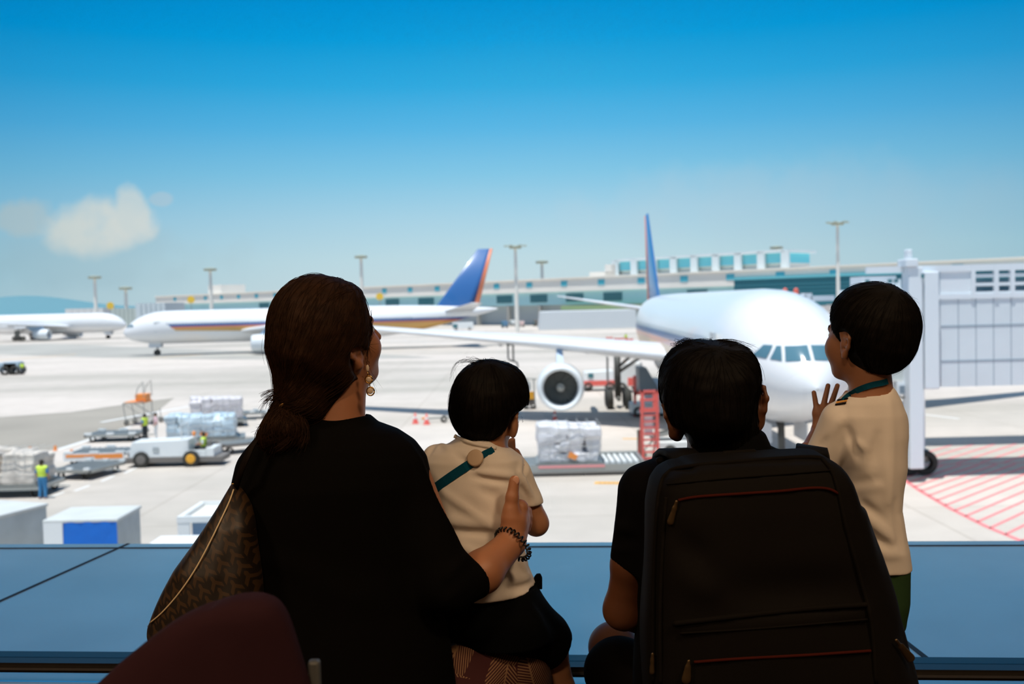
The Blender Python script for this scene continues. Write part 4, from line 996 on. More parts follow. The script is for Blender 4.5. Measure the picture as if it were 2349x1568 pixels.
# ================================================================== jet bridge on the right
m_jb = mat('bridge_panel', (218, 226, 230), .5, var=(.6, .05)); m_jl = mat('bridge_white', (226, 232, 236), .4); m_js = mat('bridge_seam', (140, 156, 168), .6); m_jr = mat('ribbed_bellows', (206, 196, 188), .7)
jb = thing('jet_bridge', 'white panelled boarding bridge with tall lift column at the right', 'boarding bridge', (0, 0, 0))
Yb = 43.0; PX = lambda px, Y=Yb: P(px, 750, Y).x; PZ = lambda py, px=2250, Y=Yb: P(px, py, Y).z
zb0, zb1, zb2 = PZ(885), PZ(684), PZ(606)
x0 = PX(2158); x1 = x0 + 16
obj('tunnel', MB().bx(x0, x1, Yb, Yb + 3.6, zb0, zb1), m_jb, jb)
sm_ = MB()
for z in (PZ(746), PZ(826)): sm_.bx(x0, x1, Yb - .02, Yb, z - .025, z + .025)
for i in range(1, 22): sm_.bx(x0 + i * .76 - .012, x0 + i * .76 + .012, Yb - .015, Yb, zb0, zb1)
obj('panel_seams', sm_, m_js, jb)
tr_ = MB(); tr_.bx(x0 - 3.2, x1, Yb - .05, Yb + .1, zb2 - .28, zb2).bx(x0 - .2, x1, Yb - .05, Yb + .1, zb1, zb1 + .22)
for i, px in enumerate((2232, 2285, 2322, 2375, 2430)): tr_.bx(PX(px) - .09, PX(px) + .09, Yb - .08, Yb + .1, zb1, zb2)
for z in (PZ(652), PZ(672), PZ(632)): tr_.bx(PX(2232), x1, Yb, Yb + .07, z - .07, z + .07)
obj('upper_truss', tr_, m_jl, jb)
obj('upper_wall', MB().bx(x0, PX(2234), Yb + .02, Yb + .15, zb1, zb2 - .28), m_jl, jb)
obj('truss_window', MB().bx(PX(2236), x1, Yb + .5, Yb + .6, zb1, PZ(640)), mat('truss_glass', (120, 160, 176), .3), jb)
obj('upper_roof', MB().bx(x0, x1, Yb + .1, Yb + 3.5, zb2 - .2, zb2), m_jl, jb)
# columns
Yc = 42.4
obj('lift_column', MB().bx(P(2086, 750, Yc).x, P(2118, 750, Yc).x, Yc, Yc + .8, .6, P(2100, 612, Yc).z), m_jl, jb, bevel=.04)
obj('column_head', MB().bx(P(2078, 750, Yc).x, P(2106, 750, Yc).x, Yc - .1, Yc + .9, P(2092, 612, Yc).z, P(2092, 593, Yc).z).bx(P(2085, 750, Yc).x, P(2097, 750, Yc).x, Yc + .1, Yc + .5, P(2092, 593, Yc).z, P(2092, 571, Yc).z), m_jl, jb, bevel=.05)
obj('lift_column', MB().bx(P(2122, 750, Yc).x, P(2156, 750, Yc).x, Yc, Yc + .9, P(2130, 893, Yc).z, P(2140, 622, Yc).z), m_jl, jb, bevel=.06)
obj('column_lamp', MB().bx(P(2113, 633, Yc).x, P(2119, 633, Yc).x, Yc - .05, Yc, P(2115, 638, Yc).z, P(2115, 628, Yc).z).bx(P(2160, 632, Yc).x, P(2166, 632, Yc).x, Yb - .1, Yb - .02, P(2163, 638, Yc).z, P(2163, 628, Yc).z), m_dk, jb)
obj('grey_side_panel', MB().bx(P(2020, 750, 43.2).x, P(2112, 750, 43.2).x, 43.2, 43.5, P(2060, 872, 43.2).z, P(2060, 700, 43.2).z), mat('side_panel_grey', (192, 198, 196), .5), jb)
obj('dark_gap', MB().bx(P(2108, 750, 43).x, P(2124, 750, 43).x, 43, 43.1, P(2110, 890, 43).z, P(2110, 640, 43).z), mat('brown_grey_cable_tray', (128, 124, 110), .7), jb)
obj('cable_loop', MB().tube([P(2052, 905, 43) , P(2070, 912, 43), P(2095, 900, 43), P(2118, 893, 43)], .05, 6), m_strut, jb)
obj('control_box', MB().bx(P(2058, 750, 43).x, P(2092, 750, 43).x, 43, 43.6, P(2070, 905, 43).z, P(2070, 876, 43).z), m_jl, jb)
obj('control_window', MB().bx(P(2064, 750, 42.9).x, P(2086, 750, 42.9).x, 42.95, 43, P(2070, 902, 43).z, P(2070, 884, 43).z), mat('smoky_canopy', (120, 136, 148)), jb)
wx = P(2092, 1006, 45); bg_ = obj('wheel_leg', MB().bx(P(2084, 750, 45).x, P(2112, 750, 45).x, 44.6, 45.4, .7, P(2098, 872, 45).z), m_jl, jb)
bo = obj('wheel_bogie', MB().bx(P(2060, 750, 45).x, P(2120, 750, 45).x, 44.5, 45.5, .5, 1.1), m_sil, jb, bevel=.05)
for px in (2068, 2106):
    for y in (44.3, 45.7): obj('wheel', wheel(MB(), (P(px, 1000, 45).x, y, .55), .55, .36), m_tyre, bo, True)
# far end: cabin hugging the fuselage
cb = MB().bx(P(1958, 750, 46).x, P(2082, 750, 46).x, 45, 48, P(2000, 860, 46).z, P(2000, 664, 46).z); obj('cabin', cb, m_jl, jb, bevel=.05)
obj('cabin_roof_boxes', MB().bx(P(1968, 750, 46).x, P(2045, 750, 46).x, 45.4, 47, P(2000, 664, 46).z, P(2000, 634, 46).z).bx(P(2030, 750, 46).x, P(2060, 750, 46).x, 45.6, 47, P(2040, 664, 46).z, P(2040, 640, 46).z), m_jl, jb)
for a_ in (1975, 2026, 2040): obj('roof_window', MB().bx(P(a_, 750, 46).x, P(a_ + 9, 750, 46).x, 45.34, 45.4, P(2000, 649, 46).z, P(2000, 642, 46).z), m_dk, jb)
rib = MB()
for i in range(12):  # bellows between cabin and fuselage
    f = i / 11; xa = P(1902, 750, 46).x + f * 1.4
    rib.box((xa, 46.5, P(1930, 785, 46).z + .2 * math.sin(f)), (.07 + .05 * (i % 2), 3.2 + .25 * (i % 2), 3.0 + .3 * (i % 2)))
obj('bellows', rib.bx(P(1900, 750, 46).x, P(1962, 750, 46).x, 45.1, 47.9, P(1930, 850, 46).z, P(1930, 716, 46).z), m_jr, jb)
obj('white_end_frame', MB().bx(P(1848, 750, 50).x, P(1864, 750, 50).x, 50, 50.8, P(1856, 740, 50).z, P(1856, 672, 50).z).bx(P(1790, 750, 50).x, P(1850, 750, 50).x, 50, 50.8, P(1820, 690, 50).z, P(1820, 676, 50).z).bx(P(1862, 750, 50).x, P(1915, 750, 50).x, 50, 50.6, P(1880, 690, 50).z, P(1880, 678, 50).z), m_jl, jb)
for px in (1801, 1826):
    obj('beacon', MB().lathe([(0, .14), (.25, .12), (.32, 0)], P(px, 674, 50.3), n=10), mat('beacon_red', (228, 110, 90), .4), jb)
obj('unseen_walkway', MB().bx(20.5, 44, 51.5, 54, 4.7, 7.5), m_jb, jb)  # unseen behind the tunnel, added to cast the second shadow band on the apron
obj('rear_tunnel', MB().bx(P(2060, 750, 47).x, x0 + .5, 46.2, 48, zb0 + .6, zb1), m_jl, jb)
# ================================================================== people
def skinmat(name, c):
    m = mat(name, c, .5, bump=(400, .15, .0004), var=(30, .06)); b = m.node_tree.nodes['Principled BSDF']
    b.inputs['Subsurface Weight'].default_value = .2; b.inputs['Subsurface Radius'].default_value = (1., .35, .2); b.inputs['Subsurface Scale'].default_value = .01
    return m
sk_w = skinmat('skin_woman', (168, 112, 78)); sk_m = skinmat('skin_man', (104, 62, 38)); sk_b = skinmat('skin_small_boy', (170, 118, 84)); sk_c = skinmat('skin_tall_boy', (160, 108, 76))
def fabric(name, c, scale=900, st=.25, rough=.9):
    return mat(name, c, rough, bump=(scale, st, .0006), var=(12, .08), spec=.5 if sum(c) > 300 else .06)
f_black = fabric('black_knit', (8, 6.5, 5)); f_blackman = fabric('black_jersey', (9, 8, 9)); f_white = fabric('cream_tee', (230, 218, 204)); f_short = fabric('black_shorts_cloth', (10, 11, 12))
f_green = fabric('green_shorts_cloth', (44, 66, 38)); f_char = fabric('charcoal_shorts', (14, 12, 11)); f_teal = fabric('teal_webbing', (14, 72, 92), 700); f_plum = fabric('plum_upholstery', (46, 25, 29), 600)
def hairmat(name, c, sp=.5):
    m = mat(name, c, .65, spec=.1, var=(60, .4), bump=(180, .5, .001)); return m
h_w = hairmat('brown_hair', (46, 27, 13), .1); h_m = hairmat('black_hair', (13, 9, 6), .1); h_b = hairmat('dark_brown_hair', (15, 10, 6), .1)
m_gold = mat('gold_metal', (222, 170, 90), .25, 1.); m_pearl = mat('pearl_stone', (214, 190, 164), .2); m_nail = mat('fingernail', (214, 160, 134), .3)
m_eye = mat('eye_white', (226, 222, 214), .2); m_iris = mat('dark_iris', (30, 20, 14), .2); m_lip = mat('lip', (160, 88, 78), .5)
def pr(px, Y): return px * Y / FPX
def pc(a, b, **k): return cone(P(*a[:3]), pr(a[3], a[2]), P(*b[:3]), pr(b[3], b[2]), **k)
def pe(c, rx, rz, ry, rot=0.):          # ellipsoid: pixel centre + depth, half width/height in pixels, half depth in metres, turn in the picture
    R = Matrix.Rotation(-rot, 3, 'Y')
    return ell(P(*c), (pr(rx, c[2]), ry, pr(rz, c[2])), R)
def hit(sol, px, py, y0=1.2, y1=2.6, off=0.):
    d = np.array(tuple(ray(px, py)), F32); o = np.array([0, 0, CAMZ], F32); ys = np.linspace(y0, y1, 900); pts = (o + np.outer(ys / d[1], d)).astype(F32)
    v = sol[0](pts); w = np.where(v < off)[0]
    i = w[0] if len(w) else int(np.argmin(v))
    return Vector(pts[max(i - 1, 0)].tolist())
def path_on(sol, pts, off=.001, n=24, **k):
    """a smooth line lying on a solid, drawn through picture points"""
    xs = np.array(pts, float); s = np.linspace(0, 1, len(xs)); t = np.linspace(0, 1, n)
    def cr(v):
        out = []
        for q in t:
            i = min(int(q * (len(v) - 1)), len(v) - 2); u = q * (len(v) - 1) - i
            p0, p1, p2, p3 = v[max(i - 1, 0)], v[i], v[i + 1], v[min(i + 2, len(v) - 1)]
            out.append(.5 * (2 * p1 + (p2 - p0) * u + (2 * p0 - 5 * p1 + 4 * p2 - p3) * u * u + (3 * p1 - p0 - 3 * p2 + p3) * u ** 3))
        return out
    return [hit(sol, x, y, off=off, **k) for x, y in zip(cr(xs[:, 0]), cr(xs[:, 1]))]
def ribbon(pts, w, th=.0012, away=None):
    """flat band along points; away = direction of its face normal"""
    mb = MB(); k = len(pts); vs = []; away = Vector(away or (0, -1, 0))
    for i, p in enumerate(pts):
        t = (pts[min(i + 1, k - 1)] - pts[max(i - 1, 0)]).normalized(); n = (away - t * away.dot(t)).normalized(); s = t.cross(n) * w / 2
        vs += [p - s, p + s, p + s + n * th, p - s + n * th]
    fs = []
    for i in range(k - 1):
        for j in range(4): fs.append((i * 4 + j, i * 4 + (j + 1) % 4, (i + 1) * 4 + (j + 1) % 4, (i + 1) * 4 + j))
    fs += [(0, 1, 2, 3), tuple((k - 1) * 4 + j for j in (3, 2, 1, 0))]
    return mb.add(vs, fs)
def grad(sol, p, e=.0015):
    g = np.zeros_like(p)
    for i in range(3):
        q = p.copy(); q[:, i] += e; r = p.copy(); r[:, i] -= e; g[:, i] = (sol[0](q) - sol[0](r)) / (2 * e)
    return g / (vlen(g)[:, None] + 1e-9)
def strands(sol, n, flow, steps=9, step=.012, lift=(.0005, .0035), r=.00045, seed=1, keep=None, stray=.1, sides=3, cut=None):
    """hairs following the surface of a hair solid"""
    rs = np.random.RandomState(seed); lo, hi = sol[1], sol[2]
    p = (lo + rs.rand(n, 3) * (hi - lo)).astype(F32)
    for _ in range(6): p = (p - grad(sol, p) * sol[0](p)[:, None]).astype(F32)
    if keep is not None: p = p[keep(p)]
    n = len(p); lf = rs.uniform(lift[0], lift[1], n).astype(F32); up_ = (rs.rand(n) < stray) * rs.uniform(.0002, .0009, n); w = rs.normal(0, .12, (n, 3)).astype(F32)
    L = [p.copy()]
    for s in range(steps):
        p0 = p; d = flow(p) + w + rs.normal(0, .03, (n, 3)); g = grad(sol, p); d = d - g * (d * g).sum(1)[:, None]; d = d / (vlen(d)[:, None] + 1e-9)
        p = (p + d * step).astype(F32); g = grad(sol, p); tgt = lf + up_ * s
        p = (p - g * (sol[0](p) - tgt)[:, None]).astype(F32)
        if cut is not None:
            st = (cut[0](p) < .003) | (cut[0](p0) < .003); p = np.where(st[:, None], p0 + (p - p0) * .02, p).astype(F32)
        L.append(p.copy())
    mb = MB()
    for i in range(n): mb.tube([L[j][i].tolist() for j in range(len(L))], r, sides, r * .4, caps=False)
    return mb
class Head:
    def __init__(s, px, py, Y, H, yaw=0., pitch=0., roll=0.):
        s.c = P(px, py, Y); s.H = H
        s.R = Matrix.Rotation(-math.radians(yaw), 3, 'Z') @ Matrix.Rotation(math.radians(pitch), 3, 'X') @ Matrix.Rotation(math.radians(roll), 3, 'Y')
    def L(s, x, y, z): return s.c + s.R @ (Vector((x, y, z)) * s.H)
    def e(s, x, y, z, a, b, c): return ell(s.L(x, y, z), (a * s.H, b * s.H, c * s.H), s.R)
    def k(s, a, ra, b, rb): return cone(s.L(*a), ra * s.H, s.L(*b), rb * s.H)
    def solid(s, child=False, ear=1.0):
        f = .27 if child else .25
        base = union([s.e(0, -.07, .12, .33, .40, .375), s.e(0, .13, -.13, f, .25, .33), s.k((-.07, .22, -.37), .085, (.07, .22, -.37), .085), s.e(-.15, .22, -.13, .11, .12, .13), s.e(.15, .22, -.13, .11, .12, .13),
                      s.k((-.1, .325, .07), .045, (.1, .325, .07), .045)], .05 * s.H)
        base = minus(base, s.e(-.13, .41, -.0, .07, .06, .05), .03 * s.H); base = minus(base, s.e(.13, .41, -.0, .07, .06, .05), .03 * s.H)
        nose = union([s.k((0, .345, .03), .028, (0, .425, -.12), .042), s.k((-.04, .37, -.13), .028, (.04, .37, -.13), .028)], .02 * s.H)
        lips = union([s.k((-.07, .35, -.235), .02, (.07, .35, -.235), .02), s.k((-.055, .345, -.265), .022, (.055, .345, -.265), .022)], .008 * s.H)
        out = [base, K(nose, .025 * s.H), K(lips, .012 * s.H)]
        for sg in (-1, 1):
            pts = [(.315, .045, .02), (.335, .055, .09), (.36, .0, .135), (.385, -.075, .11), (.39, -.1, .02), (.365, -.075, -.07), (.335, -.02, -.13), (.325, .0, -.165)]
            pts = [(a * sg if not ear else (.315 + (a - .315) * ear) * sg, b, c - .03) for a, b, c in pts]
            rim = union([s.k(p, .019, q, .019) for p, q in zip(pts, pts[1:])] + [s.k(pts[-2], .03, pts[-1], .034)], .01 * s.H)
            fill = [s.k((.29 * sg, .035, p[2] * .75 - .005), .034, p, .017) for p in pts[1:]]
            plate = union(fill + [s.k((.31 * sg, .02, .04), .03, (.35 * sg, -.05, .04), .016), s.k((.31 * sg, .02, -.08), .03, (.345 * sg, -.045, -.05), .016), s.k((.315 * sg, .03, -.05), .022, (.325 * sg, .03, -.09), .02)], .02 * s.H)
            out += [K(union([rim, plate], .018 * s.H), .018 * s.H)]
        return union(out, .02 * s.H)
    def face(s, parent):
        for sg in (-1, 1):
            c = s.L(.13 * sg, .288, .0); e = obj('eye', MB().sph((0, 0, 0), .045 * s.H, 10), m_eye, parent, True); e.location = c
            q = s.R @ Vector((0, .034 * s.H, 0)); obj('iris', MB().sph(tuple(q), .018 * s.H, 8), m_iris, e, True)
            obj('eyebrow', MB().tube([s.L(.06 * sg, .360, .085), s.L(.13 * sg, .338, .1), s.L(.19 * sg, .300, .085)], .006 * s.H, 6), h_b, parent, True)
        obj('mouth_line', MB().tube([s.L(-.075, .352, -.25), s.L(0, .374, -.25), s.L(.075, .352, -.25)], .006 * s.H, 6), m_lip, parent, True)
def zc_(px, py, Y): return P(px, py, Y).z
FLW = FZ
def body_thing(label, px, Y): 
    x = P(px, 1400, Y).x
    return thing('person', label, 'person', (x, Y, FZ)), Vector((x, Y, FZ))
def rel(o): return o

# ------------------------------------------------------------------ WOMAN
wt, wo = body_thing('woman in a black knit top with a low brown ponytail, seen from behind', 780, 1.78)
hd = Head(764, 778, 1.79, .212, yaw=50, pitch=16, roll=4)
neck = pc((782, 860, 1.79, 58), (770, 1010, 1.78, 66))
tor_rows = [(1000, 690, 880, 1.79, .05), (1040, 610, 930, 1.79, .08), (1130, 575, 960, 1.79, .10), (1300, 590, 940, 1.79, .105), (1500, 570, 980, 1.79, .12), (1640, 560, 1010, 1.79, .13)]
tors = pxloft(tor_rows, 1.79)
thR = pc((930, 1600, 1.82, 70), (1165, 1580, 2.0, 66)); thL = pc((700, 1610, 1.82, 75), (760, 1590, 2.12, 66))
shR = pc((1165, 1580, 2.0, 60), (1180, 1830, 1.98, 34)); shL = pc((760, 1590, 2.12, 60), (740, 1800, 2.12, 34))
upA = pc((938, 1075, 1.79, 44), (1040, 1345, 1.73, 44)); upL = pc((610, 1085, 1.80, 44), (600, 1330, 1.78, 44)); foL = pc((600, 1330, 1.78, 42), (700, 1420, 2.0, 30))
foR = union([pc((1056, 1346, 1.735, 36), (1104, 1312, 1.775, 46)), pc((1104, 1312, 1.775, 46), (1172, 1246, 1.845, 33.5))], .02)
palm = union([pc((1173, 1240, 1.845, 31), (1180, 1195, 1.852, 29)), pc((1182, 1200, 1.86, 28), (1192, 1165, 1.868, 21)), pc((1190, 1220, 1.862, 22), (1200, 1195, 1.878, 17)), pc((1171, 1205, 1.843, 20), (1172, 1172, 1.846, 17))], .008)
fing = []
for i, (y0, l) in enumerate(((1168, 0), (1182, 2), (1197, 1), (1210, -3))):
    fing.append(union([pc((1196 + l, y0, 1.872, 12), (1209 + l, y0 + 3, 1.90, 10.5)), pc((1209 + l, y0 + 3, 1.90, 10.5), (1205 + l, y0 + 7, 1.945, 9.5)), pc((1205 + l, y0 + 7, 1.945, 9.5), (1190 + l, y0 + 10, 1.975, 8.5))], .003))
thumb = union([pc((1171, 1185, 1.843, 19), (1175, 1140, 1.846, 14.5)), pc((1175, 1140, 1.846, 14.5), (1180, 1102, 1.85, 12.2))], .006)
handR = union([palm] + [K(q, .005) for q in fing] + [K(thumb, .009)], .005)
coarse = union([K(hd.solid(), .02), K(neck, .03), K(tors, .04), upA, upL, foL, thR, thL, shR, shL, pc((700, 1425, 2.0, 28), (730, 1440, 2.04, 22)), pc((1180, 1830, 1.98, 30), (1190, 1835, 2.09, 22)), pc((740, 1800, 2.12, 30), (745, 1805, 2.2, 22))], .02)
sobj('body', [(coarse, .0032), (union([foR, K(handR, .012)], .01), .0017)], sk_w, wt, .003, wo)
hd.face(wt)
for o_ in wt.children:
    if o_.name.startswith(('eye', 'mouth')): o_.location = Vector(o_.location) - wo
obj('thumbnail', MB().sph(tuple(P(1184, 1101, 1.8415) - wo), (.0062, .0016, .0085), 8), m_nail, wt, True)
# top
top_rows = [(950, 715, 846, 1.79, .05), (972, 650, 868, 1.79, .075), (990, 600, 915, 1.79, .09), (1015, 574, 952, 1.79, .105), (1050, 556, 978, 1.79, .115), (1100, 543, 990, 1.79, .125), (1180, 535, 995, 1.79, .125), (1280, 533, 1000, 1.79, .125), (1380, 529, 1010, 1.79, .13), (1480, 524, 1035, 1.79, .14), (1600, 518, 1052, 1.79, .15), (1700, 514, 1060, 1.79, .16)]
knit = pxloft(top_rows, 1.79, 2.2)
slR = union([pc((935, 1075, 1.78, 60), (1026, 1335, 1.725, 60)), pc((1030, 1345, 1.725, 58), (1120, 1310, 1.78, 52))], .03)
dirf = P(1172, 1246, 1.845) - P(1060, 1348, 1.735)
slR = inter(slR, half(P(1097, 1331, 1.755), dirf), .006)
slL = pc((605, 1080, 1.79, 52), (590, 1330, 1.77, 55))
knit = union([knit, slR, slL], .03)
knit = minus(knit, pc((800, 905, 1.80, 52), (784, 960, 1.80, 58)), .006)
knit = folds(knit, [(P(1000, 1150, 1.7), P(960, 1290, 1.66), .012, -.004), (P(1075, 1270, 1.72), P(1020, 1330, 1.66), .01, .005), (P(1060, 1300, 1.72), P(1010, 1370, 1.66), .01, -.005), (P(560, 1270, 1.68), P(760, 1330, 1.66), .02, .004), (P(545, 1180, 1.7), P(560, 1300, 1.7), .015, -.006), (P(700, 1350, 1.65), P(960, 1400, 1.65), .02, .004), (P(600, 1100, 1.7), P(700, 1040, 1.68), .02, .003)])
knit = ripple(knit, 22, .0016, 3)
sobj('knit_top', knit, f_black, wt, .0045, wo)
# patterned skirt
sk = union([pc((960, 1580, 1.83, 100), (1170, 1562, 1.985, 87)), pc((700, 1610, 1.83, 105), (770, 1590, 2.12, 85)), pxloft([(1560, 580, 1120, 1.88, .16), (1700, 540, 1200, 1.93, .2), (1850, 520, 1230, 1.95, .22)], 1.9), pc((1170, 1562, 1.985, 80), (1175, 1790, 1.97, 70))], .05)
sk = folds(sk, [(P(1060, 1500, 1.8), P(1180, 1560, 1.85), .012, .004), (P(1100, 1480, 1.8), P(1240, 1540, 1.9), .012, -.003)])
ms = bpy.data.materials.new('palm_leaf_print'); ms.use_nodes = True; t = ms.node_tree; b = t.nodes['Principled BSDF']; b.inputs['Roughness'].default_value = .85
co = t.nodes.new('ShaderNodeTexCoord')
def smath(op, a, c=None, t=t):
    n = t.nodes.new('ShaderNodeMath'); n.operation = op
    for i, v in enumerate((a, c)):
        if v is None: continue
        if isinstance(v, (int, float)): n.inputs[i].default_value = v
        else: t.links.new(v, n.inputs[i])
    return n.outputs[0]
vo = t.nodes.new('ShaderNodeTexVoronoi'); vo.feature = 'F1'; vo.inputs['Scale'].default_value = 10; t.links.new(co.outputs['Object'], vo.inputs['Vector'])
sub = t.nodes.new('ShaderNodeVectorMath'); sub.operation = 'SUBTRACT'; t.links.new(co.outputs['Object'], sub.inputs[0]); t.links.new(vo.outputs['Position'], sub.inputs[1])
rot = t.nodes.new('ShaderNodeVectorRotate'); rot.rotation_type = 'Y_AXIS'; t.links.new(sub.outputs[0], rot.inputs['Vector'])
sc_ = t.nodes.new('ShaderNodeSeparateColor'); t.links.new(vo.outputs['Color'], sc_.inputs[0]); t.links.new(smath('MULTIPLY', sc_.outputs[0], 6.28), rot.inputs['Angle'])
sp = t.nodes.new('ShaderNodeSeparateXYZ'); t.links.new(rot.outputs[0], sp.inputs[0])
ax_, az_ = smath('ABSOLUTE', sp.outputs[0]), sp.outputs[2]
ph = smath('ADD', smath('MULTIPLY', ax_, 900), smath('MULTIPLY', az_, 1250))         # feather leaf veins both sides of a rib
leaf = smath('GREATER_THAN', smath('SINE', smath('ADD', ph, 0)), .15)
ribl = smath('LESS_THAN', ax_, .0016)
inn = smath('LESS_THAN', smath('ADD', smath('MULTIPLY', ax_, 1.0), smath('MULTIPLY', smath('ABSOLUTE', az_), .3)), .040)
fm = smath('MULTIPLY', smath('MAXIMUM', leaf, ribl), inn)
mx = t.nodes.new('ShaderNodeMix'); mx.data_type = 'RGBA'; t.links.new(fm, mx.inputs[0]); mx.inputs[6].default_value = (*lin((60, 15, 13)), 1); mx.inputs[7].default_value = (*lin((140, 104, 72)), 1)
t.links.new(mx.outputs[2], b.inputs['Base Color'])
sobj('palm_print_skirt', sk, ms, wt, .005, wo)
# hair
hsol = union([pe((731, 758, 1.775), 116, 130, .098, rot=.12), pc((700, 830, 1.745, 84), (668, 920, 1.735, 34)), pe((775, 830, 1.775), 66, 92, .07), pe((800, 740, 1.80), 56, 84, .085), pe((705, 915, 1.755), 58, 62, .06)], .03)
cutter = union([hd.e(0, .46, -.13, .50, .43, .50), pc((872, 800, 1.82, 42), (852, 880, 1.80, 42)), pc((822, 905, 1.75, 34), (790, 985, 1.74, 40)), pe((826, 828, 1.76), 18, 42, .06, rot=.15)], .01)
hsol = minus(hsol, cutter, .012)
def flow_w(p): 
    k = A3(P(660, 928, 1.735)); d = k - p; return d / (vlen(d)[:, None] + 1e-6)
hst = strands(hsol, 1500, flow_w, 12, .014, (.0001, .0018), .0005, 4, stray=.05, cut=cutter)
sobj('hair', ripple(hsol, 120, .0006, 5), h_w, wt, .003, wo, extra=hst)
# ponytail
pt = union([pe((655, 930, 1.725), 24, 22, .02), pc((652, 945, 1.72, 20), (656, 980, 1.71, 36)), pe((655, 982, 1.71), 40, 36, .03, .3), pc((650, 985, 1.71, 36), (615, 1005, 1.70, 20))], .02)
rs = random.Random(11); ex = MB()
ps_ = strands(pt, 700, lambda p: np.tile(A3((-.1, 0, -1)), (len(p), 1)) + np.random.RandomState(3).normal(0, .25, p.shape), 7, .010, (.0005, .006), .0006, 21, stray=.4); ex.add(ps_.v, ps_.f)
def spray(a, mids, tip, n, jit, r=.0006):
    for _ in range(n):
        pts = [a] + list(mids) + [tip]; out = []
        jx, jy, jy2 = rs.gauss(0, jit), rs.gauss(0, jit), rs.gauss(0, .008)
        for i, q in enumerate(pts):
            f = i / (len(pts) - 1); out.append(P(q[0] + jx * f + rs.gauss(0, 1.2), q[1] + jy * f + rs.gauss(0, 1.2), q[2] + jy2 * f))
        # smooth
        sm_ = []
        for i in range(len(out) - 1):
            for u in (0, .34, .67):
                p0, p1, p2, p3 = out[max(i - 1, 0)], out[i], out[i + 1], out[min(i + 2, len(out) - 1)]
                sm_.append(.5 * (2 * p1 + (p2 - p0) * u + (2 * p0 - 5 * p1 + 4 * p2 - p3) * u * u + (3 * p1 - p0 - 3 * p2 + p3) * u ** 3))
        sm_.append(out[-1]); ex.tube(sm_, r, 3, r * .3, caps=False)
for tip, md, n in (((601, 908, 1.70), (628, 896, 1.71), 22), ((606, 922, 1.70), (630, 904, 1.71), 22), ((618, 930, 1.70), (636, 912, 1.71), 18), ((629, 936, 1.70), (640, 920, 1.71), 14), ((603, 940, 1.70), (618, 915, 1.71), 8)):
    spray((654, 925, 1.72), [md], tip, n, 4)
for tip, md, n in (((596, 992, 1.69), [(640, 950, 1.71), (622, 980, 1.70)], 50), ((600, 1012, 1.68), [(650, 955, 1.70), (640, 1000, 1.69)], 60), ((640, 1024, 1.67), [(668, 960, 1.70), (668, 1000, 1.68)], 60), ((690, 1018, 1.68), [(690, 960, 1.70), (700, 995, 1.69)], 50), ((612, 1040, 1.68), [(640, 960, 1.70), (625, 1010, 1.69)], 14)):
    spray((658, 935, 1.72), md, tip, n, 9)
sobj('ponytail', ripple(pt, 90, .0015, 8), h_w, wt, .003, wo, extra=ex)
c = P(655, 924, 1.722) - wo; ht = MB()
ht.tube([c + Vector((.024 * math.cos(a) * .55, .02 * math.sin(a), .012 * math.cos(a) + .0)) for a in np.linspace(0, 2 * PI, 20)], .003, 6)
obj('hair_tie', ht, mat('gold_hair_tie', (150, 112, 60), .4, .6), wt, True)
# loose hairs over the temple
ex = MB()
for i in range(36):
    spray((838 + rs.gauss(0, 6), 712, 1.80), [(851 + rs.gauss(0, 3), 752, 1.79), (845, 790, 1.765)], (838 + rs.gauss(0, 12), 800 + rs.gauss(0, 20), 1.765), 1, 3, .0005)
for i in range(5): spray((846, 790, 1.775), [(842, 830, 1.765), (850, 860, 1.77)], (868, 895, 1.79), 1, 5, .0003)
obj('temple_hair', MB().add([tuple(Vector(v) - wo) for v in ex.v], ex.f), h_w, wt, True)
# earring
er = MB(); Ye = 1.735
g = lambda x, y: P(x, y, Ye) - wo
er_o = obj('drop_earring', MB().tube([g(843, 852), g(844, 862)], .0009, 6).tube([g(848, 880), g(849, 888)], .0009, 6)
    .tube([g(846 + 8 * math.cos(a), 870 + 8.5 * math.sin(a)) for a in np.linspace(0, 2 * PI, 20)], .0013, 6).tube([g(850 + 8.5 * math.cos(a), 897 + 9.5 * math.sin(a)) for a in np.linspace(0, 2 * PI, 20)], .0013, 6), m_gold, wt, True)
obj('stone', MB().sph(tuple(g(843, 844)), (.003, .0022, .0062), 8), m_pearl, er_o, True)
for x, y, r in ((846, 870, .0052), (849, 896, .0056)): obj('stone', MB().sph(tuple(g(x, y)), (r, .002, r), 8), m_pearl, er_o, True)
# coiled hair tie as a bracelet
fd = (P(1172, 1246, 1.845) - P(1099, 1332, 1.77)).normalized(); e1 = fd.cross(Vector((0, 1, 0))).normalized(); e2 = fd.cross(e1)
bc = P(1174, 1246, 1.838); R0 = pr(41, 1.84); pts = []
for i in range(26 * 12):
    a = 2 * PI * i / (26 * 12); b_ = 26 * a; rr = R0 + .0038 * math.cos(b_)
    q = bc + (e1 * math.cos(a) + e2 * math.sin(a)) * rr + fd * (.0042 * math.sin(b_)) + Vector((.004 * max(0, math.cos(a - 2.6)), 0, -.004 * max(0, math.cos(a - 2.6))))
    pts.append(q - wo)
obj('coil_bracelet', MB().tube(pts + [pts[0]], .0017, 6), mat('black_coil_plastic', (14, 12, 14), .3), wt, True)

